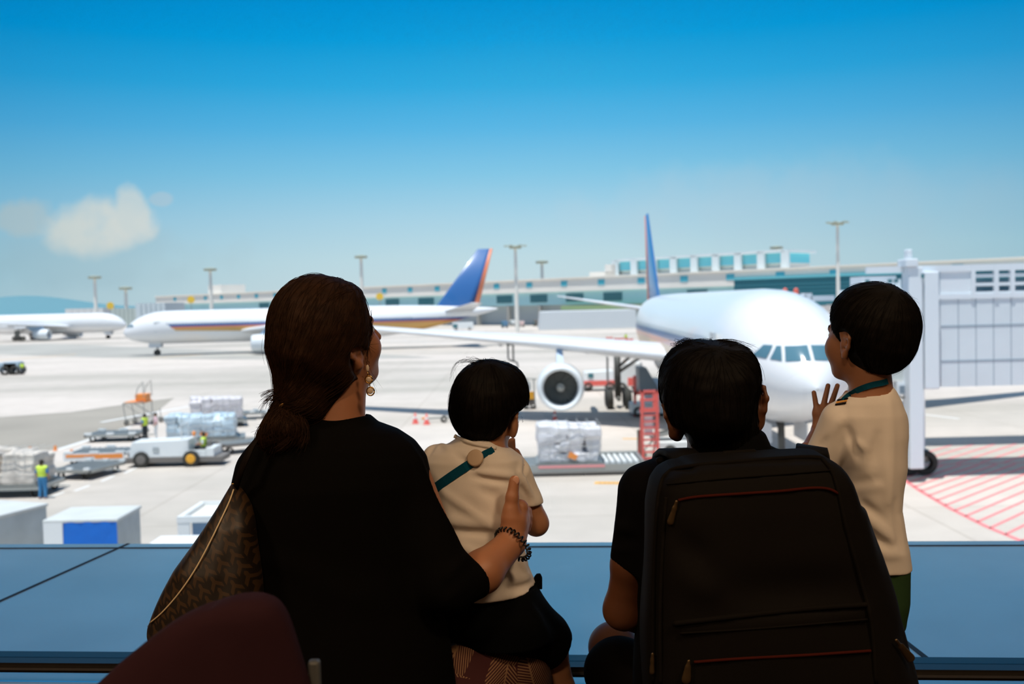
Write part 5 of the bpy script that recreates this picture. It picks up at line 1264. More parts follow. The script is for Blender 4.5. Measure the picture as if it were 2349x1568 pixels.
# ------------------------------------------------------------------ SMALL BOY on her lap
bt, bo_ = body_thing("small boy in a cream tee with a teal strap, held on the woman's lap", 1130, 1.95)
hb = Head(1120, 938, 1.965, .178, yaw=24, pitch=-6, roll=10)
bneck = pc((1118, 985, 1.955, 42), (1105, 1060, 1.95, 52))
btor = pxloft([(1040, 1015, 1160, 1.95, .035), (1080, 995, 1180, 1.95, .045), (1160, 1005, 1180, 1.95, .05), (1260, 1035, 1180, 1.95, .055), (1340, 1070, 1205, 1.95, .06), (1430, 1085, 1225, 1.96, .065)], 1.95)
barm = union([pc((1185, 1080, 1.95, 27), (1230, 1200, 1.97, 26.5)), pc((1230, 1200, 1.97, 27.5), (1196, 1075, 2.075, 17)), pc((1196, 1075, 2.075, 16), (1180, 1040, 2.055, 14))], .012)
bl = union([pc((1010, 1085, 1.95, 26), (985, 1190, 1.99, 22)), pc((985, 1190, 1.99, 22), (1060, 1160, 2.09, 16)), pc((1060, 1160, 2.09, 15), (1085, 1150, 2.11, 14))], .012)
bleg = union([pc((1170, 1420, 1.96, 60), (1262, 1480, 2.04, 40)), pc((1262, 1480, 2.04, 38), (1287, 1580, 2.05, 31)), pc((1287, 1580, 2.05, 31), (1300, 1680, 2.06, 20)), pc((1300, 1690, 2.06, 20), (1305, 1700, 2.13, 16))], .015)
bleg2 = union([pc((1090, 1430, 1.97, 58), (1000, 1500, 2.16, 38)), pc((1000, 1500, 2.16, 36), (985, 1640, 2.17, 22)), pc((985, 1650, 2.17, 20), (980, 1660, 2.23, 16))], .015)
bf = []
for i in range(4): bf.append(pc((1178 - i * 4.5, 1040, 2.05, 6.2), (1177 - i * 4.5, 1008 + i * 2, 2.035, 5.2)))
sobj('body', [(union([K(hb.solid(True, 1.05), .015), K(pe((1180, 982, 1.93), 9, 24, .012, -.2), .008), K(bneck, .02), K(btor, .03), bl, bleg, bleg2], .015), .003), (union([barm] + [K(q, .004) for q in bf], .006), .0022)], sk_b, bt, .003, bo_)
hb.face(bt)
# tee
tee = union([pxloft([(1003, 1046, 1132, 1.952, .048), (1018, 1024, 1150, 1.95, .052), (1034, 990, 1176, 1.95, .062), (1052, 968, 1196, 1.95, .068), (1090, 962, 1203, 1.95, .072), (1165, 975, 1202, 1.95, .076), (1250, 1000, 1204, 1.95, .08), (1300, 1020, 1212, 1.95, .083), (1340, 1040, 1231, 1.95, .086), (1400, 1050, 1238, 1.95, .086)], 1.95, 2.3)], .01)
dsl = P(1230, 1195, 1.97) - P(1188, 1080, 1.95)
tsl = inter(pc((1178, 1082, 1.95, 40), (1226, 1185, 1.96, 32)), half(P(1225, 1153, 1.955), dsl + Vector((-.04, 0, -.03))), .004)
tslL = inter(pc((1005, 1055, 1.95, 38), (975, 1160, 1.97, 32)), half(P(985, 1140, 1.955), (-.2, .1, -1)), .004)
tee = union([tee, K(tsl, .010), K(tslL, .012)], .01)
pL, pR_ = P(1110, 1382, 1.87), P(1233, 1338, 1.95)
nrm = (pR_ - pL).cross(Vector((0, 1, 0))); nrm = nrm if nrm.z < 0 else -nrm
tee = inter(tee, half(pL, nrm), .004)
tee = minus(tee, pc((1132, 985, 1.965, 40), (1124, 1012, 1.96, 46)), .004)
FB = lambda x, y: P(x, y, 1.88)
def bfold(x0, y0, x1, y1, w, h): return (hit(tee, x0, y0), hit(tee, x1, y1), w, h * 1.6)
tee0 = tee
tee = folds(tee, [bfold(1045, 1040, 1095, 1080, .008, -.004), bfold(1095, 1082, 1175, 1092, .007, .006), bfold(1085, 1092, 1170, 1105, .007, -.005), bfold(1020, 1130, 1105, 1190, .008, .005), bfold(1105, 1190, 1150, 1225, .008, .004), bfold(1020, 1195, 1150, 1200, .012, .006), bfold(1030, 1215, 1140, 1222, .010, -.006),
                  bfold(1050, 1250, 1120, 1285, .010, .005), bfold(1060, 1275, 1110, 1310, .010, -.005), bfold(1205, 1050, 1200, 1090, .006, -.004), bfold(1195, 1085, 1218, 1130, .008, .006), bfold(1205, 1090, 1232, 1135, .007, -.005), bfold(1196, 1120, 1214, 1155, .006, -.006), bfold(1160, 1330, 1215, 1320, .010, .006), bfold(1170, 1350, 1222, 1338, .008, -.005),
                  bfold(1190, 1280, 1205, 1310, .007, .005), bfold(1140, 1130, 1160, 1190, .008, -.004), bfold(1100, 1120, 1140, 1140, .01, -.003), bfold(1000, 1010, 985, 1040, .006, -.005), bfold(1012, 1012, 1030, 1030, .006, .004)])
tee = ripple(tee, 45, .0011, 2)
sobj('tee', tee, f_white, bt, .0028, bo_)
# neckband
nb = path_on(tee, [(1042, 999), (1060, 1008), (1090, 1018), (1120, 1024), (1136, 1028)], n=20)
obj('neckband', MB().tube([q - bo_ for q in nb], .004, 8), f_white, bt, True)
hem = path_on(tee, [(1112, 1376), (1150, 1368), (1195, 1352), (1229, 1336)], n=16)
# shorts
sh = union([pxloft([(1340, 1062, 1232, 1.95, .078), (1400, 1055, 1250, 1.955, .088), (1460, 1050, 1262, 1.97, .095)], 1.95), K(inter(pc((1175, 1425, 1.965, 76), (1290, 1500, 2.05, 52)), half(P(1278, 1474, 2.03), P(1290, 1500, 2.05) - P(1175, 1425, 1.965)), .004), .02),
            K(pc((1196, 1392, 1.955, 50), (1256, 1446, 2.02, 46)), .015), pc((1090, 1440, 1.97, 74), (1030, 1480, 2.1, 54)), pc((1010, 1420, 1.9, 40), (1180, 1430, 1.92, 52))], .02)
sh = folds(sh, [(P(1235, 1380, 1.9), P(1285, 1450, 1.97), .008, -.005), (P(1215, 1380, 1.88), P(1262, 1480, 1.95), .008, .005), (P(1250, 1370, 1.92), P(1296, 1430, 1.99), .006, .004)])
sobj('shorts', ripple(sh, 35, .0015, 9), f_short, bt, .0035, bo_)
obj('waist_flap', MB().slab([tuple(P(x, y, 1.95) - bo_) for x, y in ((1224, 1350), (1225, 1326), (1231, 1318), (1240, 1317), (1244, 1326), (1244, 1352))], (0, .012, 0)), f_short, bt, bevel=.002)
# hair
bh = union([pe((1121, 914, 1.955), 86, 91, .080, .05), pe((1100, 946, 1.945), 66, 68, .062), pe((1165, 900, 1.975), 44, 62, .06)], .02)
bcut = union([hb.e(0, .44, -.16, .50, .42, .46), hb.e(.40, .0, -.12, .12, .15, .18), hb.e(-.40, .0, -.12, .12, .15, .18), pc((1175, 1000, 1.93, 22), (1150, 1035, 1.92, 26))], .01)
bcut = union([bcut, pe((1184, 982, 1.92), 17, 36, .07, -.2), pe((1206, 958, 1.96), 16, 26, .08)], .008)
bh = minus(bh, bcut, .008)
def flow_from(c):
    c = A3(c)
    def f(p):
        d = p - c; d = d / (vlen(d)[:, None] + 1e-6); d[:, 2] -= .35; return d
    return f
hst = strands(bh, 1300, flow_from(P(1118, 835, 1.93)), 8, .009, (.0001, .0016), .0004, 6, stray=.05, cut=bcut)
ex = MB()
for i in range(9): spray((1094 + i * 2, 842, 1.93), [(1075, 826 + rs.gauss(0, 2), 1.93), (1050 - i, 834, 1.93)], (1036 + rs.gauss(0, 3), 866 + rs.gauss(0, 6), 1.935), 1, 2, .0004)
for i in range(26): spray((1110 + rs.gauss(0, 12), 833, 1.935), [(1110 + rs.gauss(0, 20), 823 + rs.gauss(0, 3), 1.935)], (1090 + rs.gauss(0, 35), 830 + abs(rs.gauss(0, 6)), 1.94), 1, 3, .0004)
hst.add(ex.v, ex.f)
sobj('hair', ripple(bh, 120, .0006, 5), h_b, bt, .0026, bo_, extra=hst)
# strap with round button, around his neck and under the arm
def place(o_): o_.location = (0, 0, 0); return o_
s1 = path_on(tee, [(960, 1150), (1010, 1110), (1050, 1082), (1084, 1060)], .0015, 16); s2 = path_on(tee, [(1096, 1052), (1112, 1040), (1125, 1034), (1131, 1030)], .0015, 10)
obj('lanyard', ribbon([q - bo_ for q in s1], .0175, .0014), f_teal, bt); obj('lanyard', ribbon([q - bo_ for q in s2], .0125, .0014), f_teal, bt)
c = hit(tee, 1090, 1050, off=.004) - bo_
obj('strap_button', MB().lathe([(.004, 0), (.004, .0155), (.0, .0165), (-.003, .0155), (-.0035, .013), (-.0032, 0)], c, (.25, 1, -.3), 28), mat('beige_button', (196, 168, 138), .5), bt, True)
fix = [wt, bt]

# ------------------------------------------------------------------ MAN
mt_, mo_ = body_thing('man in a black collared shirt wearing a large dark backpack, seen from behind', 1640, 1.75)
hm_ = Head(1638, 930, 1.75, .222, yaw=3, pitch=-4, roll=-9)
mneck = pc((1660, 960, 1.745, 66), (1675, 1080, 1.75, 76))
mtor = pxloft([(1050, 1570, 1790, 1.75, .06), (1090, 1480, 1880, 1.75, .08), (1200, 1490, 1870, 1.76, .1), (1400, 1500, 1860, 1.77, .1), (1600, 1490, 1870, 1.78, .12), (1820, 1480, 1880, 1.8, .13)], 1.75)
mparts = [K(hm_.solid(ear=1.15), .02), K(pe((1739, 928, 1.75), 14, 40, .014, -.06), .012), K(pe((1556, 974, 1.745), 17, 36, .016, -.5), .012), K(mneck, .03), K(mtor, .04)]
mparts += [pc((1485, 1115, 1.75, 38), (1447, 1290, 1.75, 42)), pc((1447, 1290, 1.75, 42), (1429, 1398, 1.78, 42)), pc((1430, 1398, 1.78, 42), (1520, 1440, 1.98, 32)), pe((1540, 1445, 2.03), 34, 22, .05)]
mparts += [pc((1890, 1115, 1.75, 44), (1900, 1390, 1.78, 42)), pc((1900, 1390, 1.78, 40), (1790, 1430, 2.0, 30)), pe((1770, 1435, 2.04), 30, 22, .05)]
mparts += [pc((1590, 1760, 1.83, 90), (1408, 1484, 2.06, 56)), pc((1408, 1484, 2.06, 52), (1420, 1660, 2.16, 30)), pc((1770, 1760, 1.83, 90), (1800, 1500, 2.1, 56)), pc((1800, 1500, 2.1, 52), (1790, 1660, 2.18, 30))]
mparts += [pc((1420, 1665, 2.14, 26), (1425, 1672, 2.22, 22)), pc((1790, 1665, 2.14, 26), (1790, 1672, 2.22, 22))]
sobj('body', union(mparts, .02), sk_m, mt_, .0035, mo_)
hm_.face(mt_)
ms_ = union([pxloft([(1018, 1604, 1757, 1.752, .068), (1035, 1570, 1790, 1.75, .08), (1050, 1500, 1860, 1.75, .095), (1070, 1462, 1900, 1.75, .105), (1110, 1440, 1925, 1.75, .115), (1200, 1450, 1915, 1.75, .125), (1400, 1460, 1905, 1.76, .125), (1620, 1450, 1910, 1.77, .14), (1700, 1450, 1910, 1.78, .145)], 1.75, 2.2),
             K(inter(pc((1478, 1125, 1.75, 56), (1452, 1300, 1.75, 55)), half(P(1438, 1297, 1.75), P(1420, 1345, 1.75) - P(1440, 1290, 1.75)), .004), .03), K(inter(pc((1892, 1120, 1.75, 56), (1905, 1300, 1.75, 54)), half(P(1905, 1290, 1.75), (0, 0, -1)), .004), .03)], .03)
ms_ = folds(ms_, [(P(1405, 1205, 1.74), P(1450, 1215, 1.7), .01, .005), (P(1402, 1235, 1.74), P(1460, 1240, 1.7), .01, -.006), (P(1400, 1262, 1.74), P(1440, 1262, 1.7), .008, .005), (P(1490, 1060, 1.68), P(1560, 1050, 1.68), .008, .003)])
sobj('shirt', ripple(ms_, 30, .0012, 4), f_blackman, mt_, .004, mo_)
col_ = pxloft([(982, 1646, 1738, 1.752, .052), (992, 1628, 1752, 1.75, .066), (1015, 1606, 1762, 1.75, .074), (1036, 1592, 1770, 1.75, .08), (1044, 1588, 1774, 1.75, .08)], 1.75, 2.1)
col_ = inter(col_, half(P(1640, 985, 1.70), (-.35, .25, 1)), .004)
sobj('collar', col_, f_blackman, mt_, .003, mo_)
msh = union([pc((1590, 1770, 1.83, 105), (1425, 1540, 2.0, 74)), pe((1422, 1540, 1.99), 70, 66, .075, .1), pc((1770, 1770, 1.83, 105), (1790, 1570, 2.02, 74)), pxloft([(1690, 1470, 1890, 1.79, .14), (1840, 1460, 1900, 1.81, .15)], 1.8)], .04)
msh = folds(msh, [(P(1370, 1480, 1.93), P(1440, 1560, 1.9), .01, -.005), (P(1400, 1470, 1.93), P(1470, 1560, 1.9), .01, .004)])
sobj('shorts', ripple(msh, 30, .002, 14), f_char, mt_, .005, mo_)
mh = union([pe((1618, 888, 1.738), 104, 102, .113, .12), pe((1672, 868, 1.742), 64, 82, .10, -.2), pe((1600, 850, 1.742), 70, 66, .10), pe((1634, 945, 1.735), 84, 72, .105), pc((1632, 930, 1.735, 90), (1660, 985, 1.735, 72)), pc((1660, 985, 1.735, 70), (1664, 1010, 1.735, 66))], .025)
mcut = union([hm_.e(0, .46, -.12, .52, .42, .46), pe((1764, 975, 1.74), 30, 75, .1, .06), pe((1550, 1025, 1.72), 26, 42, .09, -.5), hm_.e(.40, .03, -.12, .085, .13, .18), hm_.e(-.40, .03, -.12, .085, .13, .18)], .01)
mh = minus(mh, mcut, .01)
hst = strands(mh, 1500, flow_from(P(1640, 830, 1.68)), 8, .009, (.0001, .0018), .00045, 9, stray=.08, cut=mcut)
ex = MB()
for i in range(60): spray((1605 + rs.gauss(0, 22), 795, 1.73), [(1590 + rs.gauss(0, 20), 783 + rs.gauss(0, 3), 1.73)], (1560 + rs.gauss(0, 14), 798 + rs.gauss(0, 8), 1.735), 1, 3, .00045)
for i in range(14): spray((1562, 805, 1.73), [(1552 + rs.gauss(0, 3), 788, 1.73), (1575, 779 + rs.gauss(0, 2), 1.73)], (1600 + rs.gauss(0, 6), 786, 1.73), 1, 2, .00045)
for i in range(40): spray((1630 + rs.gauss(0, 10), 786, 1.73), [(1670 + rs.gauss(0, 10), 780 + rs.gauss(0, 2), 1.73)], (1716 + rs.gauss(0, 10), 800 + rs.gauss(0, 6), 1.735), 1, 3, .00045)
for i in range(40): spray((1560 + rs.gauss(0, 8), 815, 1.73), [(1535 + rs.gauss(0, 3), 830, 1.73)], (1516 + rs.gauss(0, 4), 868 + rs.gauss(0, 12), 1.735), 1, 2, .00045)
hst.add(ex.v, ex.f)
sobj('hair', ripple(mh, 110, .0008, 5), h_m, mt_, .003, mo_, extra=hst)

# ------------------------------------------------------------------ TALL BOY at the glass
ct, co_ = body_thing('standing boy in a cream tee and green shorts with a hand on the glass', 1995, 2.0)
hc = Head(1983, 772, 2.0, .196, yaw=-36, pitch=2, roll=2)
cneck = pc((1995, 845, 1.995, 46), (2000, 930, 2.0, 50))
ctor = pxloft([(920, 1950, 2040, 2.0, .03), (960, 1935, 2052, 2.0, .04), (1060, 1955, 2050, 2.0, .046), (1200, 1962, 2045, 2.0, .05), (1320, 1975, 2062, 2.0, .055)], 2.0)
cl = [pc((1935, 965, 2.0, 30), (1850, 1075, 2.06, 16)), pc((1848, 1075, 2.06, 15), (1849, 1030, 2.12, 12)), pc((1849, 1030, 2.12, 12), (1871, 985, 2.195, 9.5))]
cr_ = [pc((2050, 965, 2.0, 28), (2052, 1110, 2.04, 15)), pc((2052, 1110, 2.04, 14), (2040, 1080, 2.16, 10)), pe((2036, 1070, 2.18), 12, 16, .012)]
cleg = [pc((1990, 1340, 2.0, 38), (1992, 1520, 2.0, 26)), pc((1992, 1520, 2.0, 26), (1990, 1690, 1.99, 17)), pc((2034, 1340, 2.0, 32), (2032, 1520, 2.0, 22)), pc((2032, 1520, 2.0, 22), (2034, 1690, 1.99, 17))]
Yh = 2.2
ch = union([pc((1871, 985, 2.195, 9.5), (1876, 968, Yh, 12)), pe((1886, 956, Yh), 21, 25, .011, .25), pe((1880, 946, Yh), 17, 18, .010), pe((1898, 944, Yh), 18, 18, .010)], .006)
chf = [pc((1873, 936, Yh, 6.6), (1867, 900, Yh + .008, 5.4)), pc((1888, 934, Yh, 7), (1899.5, 884, Yh + .012, 5.6)), pc((1904, 934, Yh, 7), (1921, 884, Yh + .012, 5.6)), pc((1915, 942, Yh, 7), (1942, 900, Yh + .01, 5.4)), pc((1905, 966, Yh, 8), (1932, 945, Yh + .012, 6))]
sobj('body', [(union([K(hc.solid(True, 1.0), .015), K(cneck, .02), K(ctor, .03)] + cl + cr_ + cleg, .015), .0032), (union([ch] + [K(q, .004) for q in chf] + [K(pc((1849, 1030, 2.12, 12), (1871, 985, 2.195, 9.5)), .006)], .006), .0016)], sk_c, ct, .003, co_)
hc.face(ct)
ctee = union([pxloft([(884, 1962, 2044, 2.0, .040), (898, 1946, 2054, 2.0, .046), (920, 1922, 2064, 2.0, .056), (950, 1908, 2073, 2.0, .064), (1000, 1916, 2077, 2.0, .068), (1070, 1930, 2074, 2.0, .070), (1120, 1932, 2067, 2.0, .071), (1165, 1932, 2061, 2.0, .072), (1210, 1930, 2070, 2.0, .076), (1255, 1938, 2080, 2.0, .079), (1300, 1940, 2083, 2.0, .08)], 2.0, 2.2)], .01)
csl = inter(pc((1930, 965, 2.0, 46), (1880, 1075, 2.03, 44)), half(P(1899, 1052, 2.02), P(1855, 1115, 2.04) - P(1900, 1045, 2.02)), .004)
csr = inter(pc((2040, 970, 2.0, 36), (2050, 1060, 2.03, 26)), half(P(2050, 1060, 2.03), (0, .3, -1)), .004)
ctee = union([ctee, K(csl, .008), K(csr, .012)], .01)
ctee = inter(ctee, half(P(2020, 1298, 2.0), (0, 0, -1)), .003)
ctee = minus(ctee, pc((1990, 862, 1.99, 48), (1992, 886, 1.995, 50)), .004)
def cf(x0, y0, x1, y1, w, h): return (hit(ctee, x0, y0), hit(ctee, x1, y1), w, h * 1.6)
ctee = folds(ctee, [cf(2015, 1000, 2005, 1070, .010, -.006), cf(2040, 920, 2038, 1150, .010, .005), cf(2000, 1100, 1960, 1130, .014, -.006), cf(1945, 1125, 2015, 1115, .010, .006), cf(1970, 1150, 2020, 1190, .012, -.006), cf(1975, 1170, 2045, 1235, .010, .006), cf(1975, 1200, 2040, 1260, .010, -.005),
                    cf(1925, 1060, 1950, 1010, .008, .004), cf(1945, 985, 1968, 1050, .008, -.006), cf(1890, 1010, 1930, 960, .008, .005), cf(1878, 1030, 1915, 975, .007, -.004), cf(2055, 1150, 2068, 1260, .008, -.004), cf(2000, 1265, 2060, 1270, .012, .004), cf(1960, 1010, 1985, 1030, .008, .004)])
ctee = ripple(ctee, 45, .0012, 12)
sobj('tee', ctee, f_white, ct, .003, co_)
nb = path_on(ctee, [(1952, 893), (1975, 891), (2005, 893), (2030, 890), (2042, 884)], n=20)
obj('neckband', MB().tube([q - co_ for q in nb], .0042, 8), f_white, ct, True)
for k_, (dy, c_) in enumerate(((0, (28, 24, 24)), (5, (226, 160, 70)), (10, (28, 24, 24)))):
    q = path_on(ctee, [(1921 - dy * .5, 918 + dy), (1932, 915.5 + dy), (1945 - dy * .4, 914 + dy)], .0012, 8)
    obj('shoulder_stripe', ribbon([v - co_ for v in q], .0034, .0012, (0, -1, .8)), fabric('stripe_%d' % (k_ % 2), c_), ct)
csh = union([pxloft([(1285, 1962, 2079, 2.0, .074), (1330, 1960, 2078, 2.0, .078), (1370, 1958, 2074, 2.0, .08), (1405, 1962, 2069, 2.0, .075), (1440, 1968, 2064, 2.0, .07)], 2.0), pc((1992, 1350, 2.0, 42), (1992, 1425, 2.0, 38)), pc((2034, 1350, 2.0, 43), (2030, 1436, 2.0, 38))], .02)
csh = inter(csh, half(P(2030, 1430, 2.0), (0, 0, -1)), .004)
csh = folds(csh, [(P(2050, 1310, 1.93), P(2042, 1410, 1.95), .007, -.005), (P(2065, 1310, 1.95), P(2058, 1400, 1.97), .007, .004), (P(2020, 1320, 1.92), P(2035, 1380, 1.93), .008, .004)])
sobj('green_shorts', ripple(csh, 40, .0015, 22), f_green, ct, .0035, co_)
for x in (1990, 2034):
    c = P(x, 1700, 1.99); sobj('shoe', inter(union([cone((c.x, 1.97, FZ + .035), .03, (c.x, 2.08, FZ + .028), .026)], .01), half((0, 0, FZ + .002), (0, 0, -1))), f_char, ct, .004, co_)
chh = union([pe((2008, 748, 1.985), 98, 102, .090, -.05), pe((2022, 795, 1.975), 66, 62, .07), pe((1970, 740, 2.0), 58, 80, .08)], .02)
ccut = union([hc.e(0, .44, -.15, .50, .42, .46), hc.e(.40, .0, -.10, .12, .14, .17), hc.e(-.40, .0, -.10, .12, .14, .17), pe((1922, 830, 1.96), 28, 62, .07, .25), pc((1960, 875, 1.95, 24), (1945, 840, 1.95, 30)), pc((1985, 888, 1.94, 28), (2060, 905, 1.95, 36))], .01)
chh = minus(chh, ccut, .01)
hst = strands(chh, 1400, flow_from(P(2050, 680, 1.94)), 9, .010, (.0001, .0016), .00042, 16, stray=.05, cut=ccut)
ex = MB()
for i in range(24): spray((2058 + rs.gauss(0, 5), 672, 1.96), [(2075 + rs.gauss(0, 4), 672, 1.96)], (2096 + rs.gauss(0, 5), 700 + rs.gauss(0, 8), 1.965), 1, 2, .00045)
for i in range(14): spray((2010 + rs.gauss(0, 5), 650, 1.97), [(2035 + rs.gauss(0, 4), 652, 1.97)], (2056, 668 + rs.gauss(0, 3), 1.97), 1, 2, .00045)
hst.add(ex.v, ex.f)
sobj('hair', ripple(chh, 120, .0006, 5), h_b, ct, .0028, co_, extra=hst)
nk = union([cneck, ctee], .004)
q = path_on(nk, [(1934, 918), (1948, 906), (1970, 893), (1998, 883), (2022, 878), (2036, 874)], .0012, 18)
obj('lanyard', ribbon([v - co_ for v in q], .0115, .0014, (0, -1, .1)), f_teal, ct)

# eyes, brows and mouth were placed in world space: bring them into their person's frame
for root, o0 in ((wt, wo), (bt, bo_), (mt_, mo_), (ct, co_)):
    for c_ in root.children:
        n_ = c_.name.split('.')[0]
        if n_ == 'eye' and root is not wt: c_.location = Vector(c_.location) - o0
        if n_ in ('eyebrow', 'mouth_line'): c_.location = -o0

# ================================================================== backpack
bp_o = P(1720, 1400, 1.5); bp_o = Vector((bp_o.x, 1.52, FZ))
pk = thing('backpack', "large dark grey backpack with thin red zips on the man's back", 'backpack', bp_o)
Yp = 1.53
shell = pxloft([(1040, 1700, 1880, Yp, .05), (1050, 1590, 1893, Yp, .075), (1060, 1545, 1908, Yp, .085), (1075, 1518, 1920, Yp, .092), (1100, 1502, 1933, Yp, .10), (1150, 1491, 1947, Yp, .105), (1250, 1483, 1975, Yp, .11), (1350, 1478, 2003, Yp, .115), (1430, 1476, 2022, Yp, .118), (1500, 1477, 2040, Yp, .12), (1600, 1482, 2070, Yp, .12), (1760, 1490, 2080, Yp, .12)], Yp, 4.5)
side = pxloft([(1150, 1940, 1965, Yp + .03, .05), (1250, 1950, 1998, Yp + .03, .07), (1340, 1970, 2024, Yp + .03, .075), (1372, 1990, 2030, Yp + .03, .07), (1420, 2000, 2050, Yp + .03, .07), (1500, 2010, 2072, Yp + .03, .08), (1600, 2010, 2088, Yp + .03, .08), (1740, 2010, 2090, Yp + .03, .08)], Yp, 2.6)
shell = union([shell, K(side, .02)], .02)
def bf_(x0, y0, x1, y1, w, h): return (hit(shell, x0, y0), hit(shell, x1, y1), w, h)
shell = folds(shell, [bf_(1560, 1230, 1620, 1290, .02, -.006), bf_(1680, 1360, 1960, 1350, .03, -.012), bf_(1580, 1330, 1660, 1370, .02, .006), bf_(1550, 1105, 1900, 1085, .01, .003), bf_(1560, 1440, 1990, 1405, .008, .006)])
packm = fabric('backpack_nylon', (18, 15, 12), 500, .3, .75)
sobj('main_compartment', ripple(shell, 25, .0018, 31), packm, pk, .0045, bp_o)
def line(name, pts, r, m, n=40, par=None):
    q = path_on(shell, pts, .001, n); return obj(name, MB().tube([v - bp_o for v in q], r, 6), m, par or pk, True)
m_pipe = mat('backpack_piping', (20, 17, 14), .9, spec=.05); m_rz = mat('dark_red_zip', (60, 20, 13), .9, spec=.05)
line('edge_piping', [(1500, 1567), (1499, 1400), (1503, 1250), (1512, 1130), (1530, 1085), (1575, 1070), (1700, 1058), (1860, 1048), (1895, 1062), (1918, 1105), (1942, 1210), (1975, 1330), (2000, 1430), (2010, 1567)], .0035, m_pipe, 90)
line('edge_piping', [(1515, 1567), (1514, 1400), (1520, 1250), (1528, 1140)], .003, m_pipe)
zp = line('zip', [(1556, 1147), (1600, 1139), (1700, 1132), (1790, 1126), (1860, 1119), (1900, 1121), (1925, 1133)], .0022, m_rz, 50)
line('zip', [(1592, 1518), (1700, 1510), (1850, 1502), (1998, 1492)], .0022, m_rz)
line('pocket_seam', [(1530, 1110), (1650, 1098), (1780, 1088), (1905, 1078)], .0015, m_pipe)
line('pocket_seam', [(1545, 1430), (1700, 1412), (1850, 1396), (1990, 1386)], .004, m_pipe)
line('pocket_seam', [(1560, 1452), (1750, 1440), (1990, 1420)], .0015, m_pipe)
m_brass = mat('aged_brass', (100, 80, 54), .35, .8)
def pull(x, y, x2, y2, w=.007):
    a, b_ = hit(shell, x, y, off=.004), hit(shell, x2, y2, off=.004); q = a.lerp(b_, .35)
    s = sobj('zip_pull', union([cone(a, .0028, q, .0026, flat=(np.array([0, 1, 0], F32), .6)), cone(q, w * .55, b_, w * .8, flat=(np.array([0, 1, 0], F32), .35))], .004), m_brass, pk, .0012, bp_o)
pull(1552, 1150, 1538, 1196); pull(1580, 1516, 1574, 1558, .009); pull(2056, 1468, 2088, 1508, .009); pull(1497, 1500, 1496, 1540, .006)
st_ = MB()
q = [P(1580, 1062, 1.60), P(1560, 1044, 1.66), P(1545, 1040, 1.72), P(1530, 1052, 1.80), P(1520, 1090, 1.87)]
obj('shoulder_strap', ribbon([v - bp_o for v in q], .05, .01, (0, -.4, 1)), packm, pk, True)
q = [P(1860, 1050, 1.60), P(1860, 1036, 1.66), P(1862, 1034, 1.72), P(1868, 1050, 1.80), P(1875, 1090, 1.87)]
obj('shoulder_strap', ribbon([v - bp_o for v in q], .05, .01, (0, -.4, 1)), packm, pk, True)
obj('strap_buckle', MB().sph(tuple(P(1515, 1056, 1.70) - bp_o), (.008, .01, .007), 8), packm, pk, True)
obj('grab_handle', MB().tube([v - bp_o for v in (P(1650, 1058, 1.56), P(1662, 1040, 1.575), P(1730, 1036, 1.575), P(1745, 1052, 1.56))], .005, 8), packm, pk, True)

# ================================================================== handbag
hbo = P(450, 1400, 1.66); hbo = Vector((hbo.x, 1.66, hbo.z))
hbg = thing('handbag', 'brown patterned tote bag with cream piping hanging by the woman, left of her', 'handbag', hbo)
bag = pxloft([(1108, 531, 542, 1.70, .012), (1130, 518, 560, 1.69, .022), (1160, 500, 575, 1.68, .035), (1200, 474, 585, 1.67, .048), (1250, 440, 590, 1.665, .058), (1300, 404, 595, 1.66, .064), (1350, 378, 600, 1.66, .068), (1400, 353, 605, 1.66, .070), (1430, 340, 606, 1.66, .070), (1448, 338, 606, 1.66, .069), (1470, 346, 604, 1.66, .066), (1540, 362, 600, 1.66, .06), (1600, 380, 596, 1.66, .05)], 1.66, 2.2)
bag = folds(bag, [(P(545, 1160, 1.62), P(500, 1400, 1.59), .012, -.006), (P(440, 1250, 1.62), P(400, 1330, 1.60), .012, .004)])
mbag = bpy.data.materials.new('chevron_canvas'); mbag.use_nodes = True; t = mbag.node_tree; b = t.nodes['Principled BSDF']; b.inputs['Roughness'].default_value = .5
co = t.nodes.new('ShaderNodeTexCoord'); mpn = t.nodes.new('ShaderNodeMapping'); mpn.inputs['Rotation'].default_value = (0, .5, 0); mpn.inputs['Scale'].default_value = (46, 1, 46)
t.links.new(co.outputs['Object'], mpn.inputs[0]); sp = t.nodes.new('ShaderNodeSeparateXYZ'); t.links.new(mpn.outputs[0], sp.inputs[0])
sm2 = lambda op, a, c=None: smath(op, a, c, t)
fx = sm2('ABSOLUTE', sm2('SUBTRACT', sm2('FRACT', sp.outputs[0]), .5)); fz = sm2('FRACT', sm2('ADD', sp.outputs[2], sm2('MULTIPLY', fx, 1.2)))
ch_ = sm2('LESS_THAN', sm2('ABSOLUTE', sm2('SUBTRACT', fz, .5)), .2); dot = sm2('LESS_THAN', fx, .12)
f_ = sm2('MAXIMUM', sm2('MULTIPLY', ch_, sm2('LESS_THAN', fx, .42)), sm2('MULTIPLY', dot, sm2('GREATER_THAN', fz, .3)))
mx = t.nodes.new('ShaderNodeMix'); mx.data_type = 'RGBA'; t.links.new(f_, mx.inputs[0]); mx.inputs[6].default_value = (*lin((27, 17, 8)), 1); mx.inputs[7].default_value = (*lin((60, 40, 18)), 1); t.links.new(mx.outputs[2], b.inputs['Base Color'])
sobj('bag_body', ripple(bag, 30, .0012, 41), mbag, hbg, .004, hbo)
q = path_on(bag, [(536, 1122), (526, 1150), (505, 1195), (478, 1250), (448, 1305), (412, 1358), (372, 1404), (344, 1428)], .0012, 30)
obj('cream_piping', MB().tube([v - hbo for v in q], .0013, 6), mat('cream_piping', (214, 190, 150), .5), hbg, True)
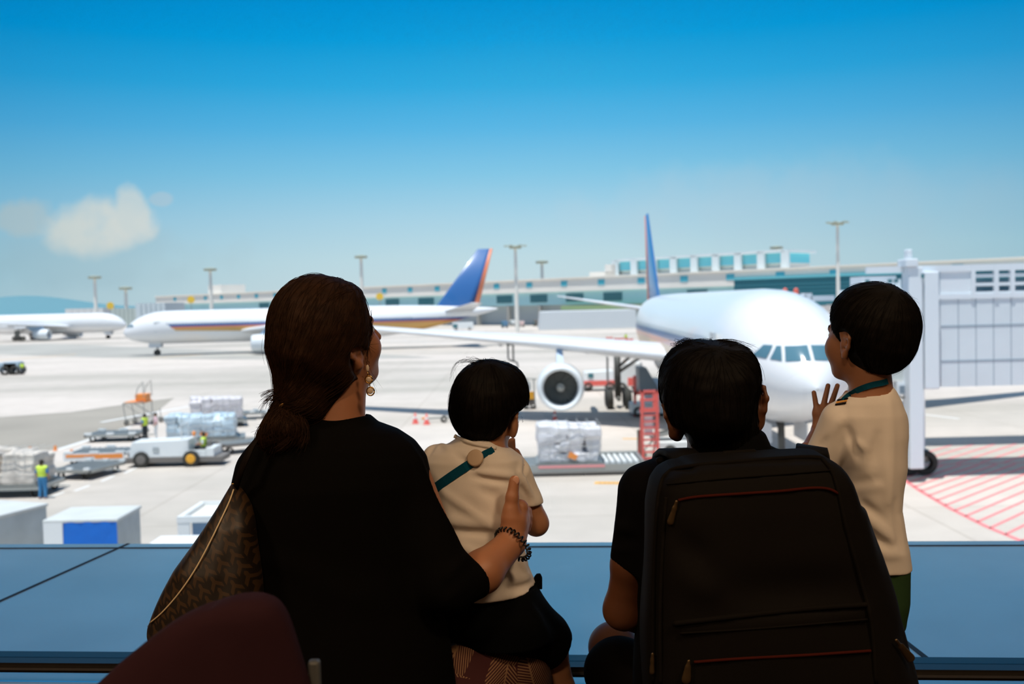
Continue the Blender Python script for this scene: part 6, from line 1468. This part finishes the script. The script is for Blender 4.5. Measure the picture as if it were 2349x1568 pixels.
obj('strap', ribbon([v - hbo for v in (P(541, 1122, 1.69), P(556, 1075, 1.668), P(578, 1025, 1.672), P(604, 990, 1.71), P(622, 976, 1.78), P(624, 985, 1.86))], .012, .003, (-.5, -1, .4)), mat('brown_leather', (20, 13, 8), .7, spec=.1), hbg, True)
obj('ring', MB().tube([P(535 + 5 * math.cos(a), 1116 + 7 * math.sin(a), 1.695) - hbo for a in np.linspace(0, 2 * PI, 14)], .0012, 6), m_gold, hbg, True)
obj('bottom_tab', MB().hexa([P(338, 1436, 1.66) - hbo, P(352, 1424, 1.62) - hbo, P(356, 1428, 1.62) - hbo, P(341, 1442, 1.66) - hbo], [P(338, 1434, 1.67) - hbo, P(352, 1422, 1.63) - hbo, P(356, 1426, 1.63) - hbo, P(341, 1440, 1.67) - hbo]), m_sil, hbg)

# ================================================================== plum chair in the near foreground
Yk = 1.0; cho = P(470, 1500, Yk); cho = Vector((cho.x, Yk, FZ))
chr_ = thing('tub_chair', 'plum upholstered chair with a curved back, nearest the camera at lower left', 'chair', cho)
bk = pxloft([(1366, 548, 600, Yk, .014), (1372, 514, 624, Yk, .022), (1386, 470, 642, Yk, .028), (1405, 425, 655, Yk, .032), (1430, 383, 666, Yk, .034), (1470, 330, 679, Yk, .036), (1520, 268, 694, Yk, .038), (1568, 216, 708, Yk, .04), (1680, 120, 735, Yk, .042), (1800, 80, 750, Yk, .045), (1900, 70, 752, Yk, .045)], Yk, 2.6)
sobj('backrest', bk, f_plum, chr_, .004, cho)
cx = P(410, 1800, Yk).x - cho.x
seat = sobj('seat', union([(lambda p, c=A3((cx, -.27, .40)), h=A3((.27, .24, .04)): vlen(np.maximum(np.abs(p - c) - h + .03, 0)) - .03, A3((cx - .28, -.53, .34)), A3((cx + .28, 0, .46)))], .01), f_plum, chr_, .008)
for sx in (-.22, .22):
    for y in (-.46, -.04): obj('leg', MB().tube([(cx + sx, y, .37), (cx + sx * 1.12, y * 1.04 - .0, 0)], .016, 10, .011), m_strut, chr_, True)
obj('frame_bracket', MB().box(tuple(P(722, 1556, Yk + .02) - cho), (.012, .012, .04)), m_strut, chr_, bevel=.003)
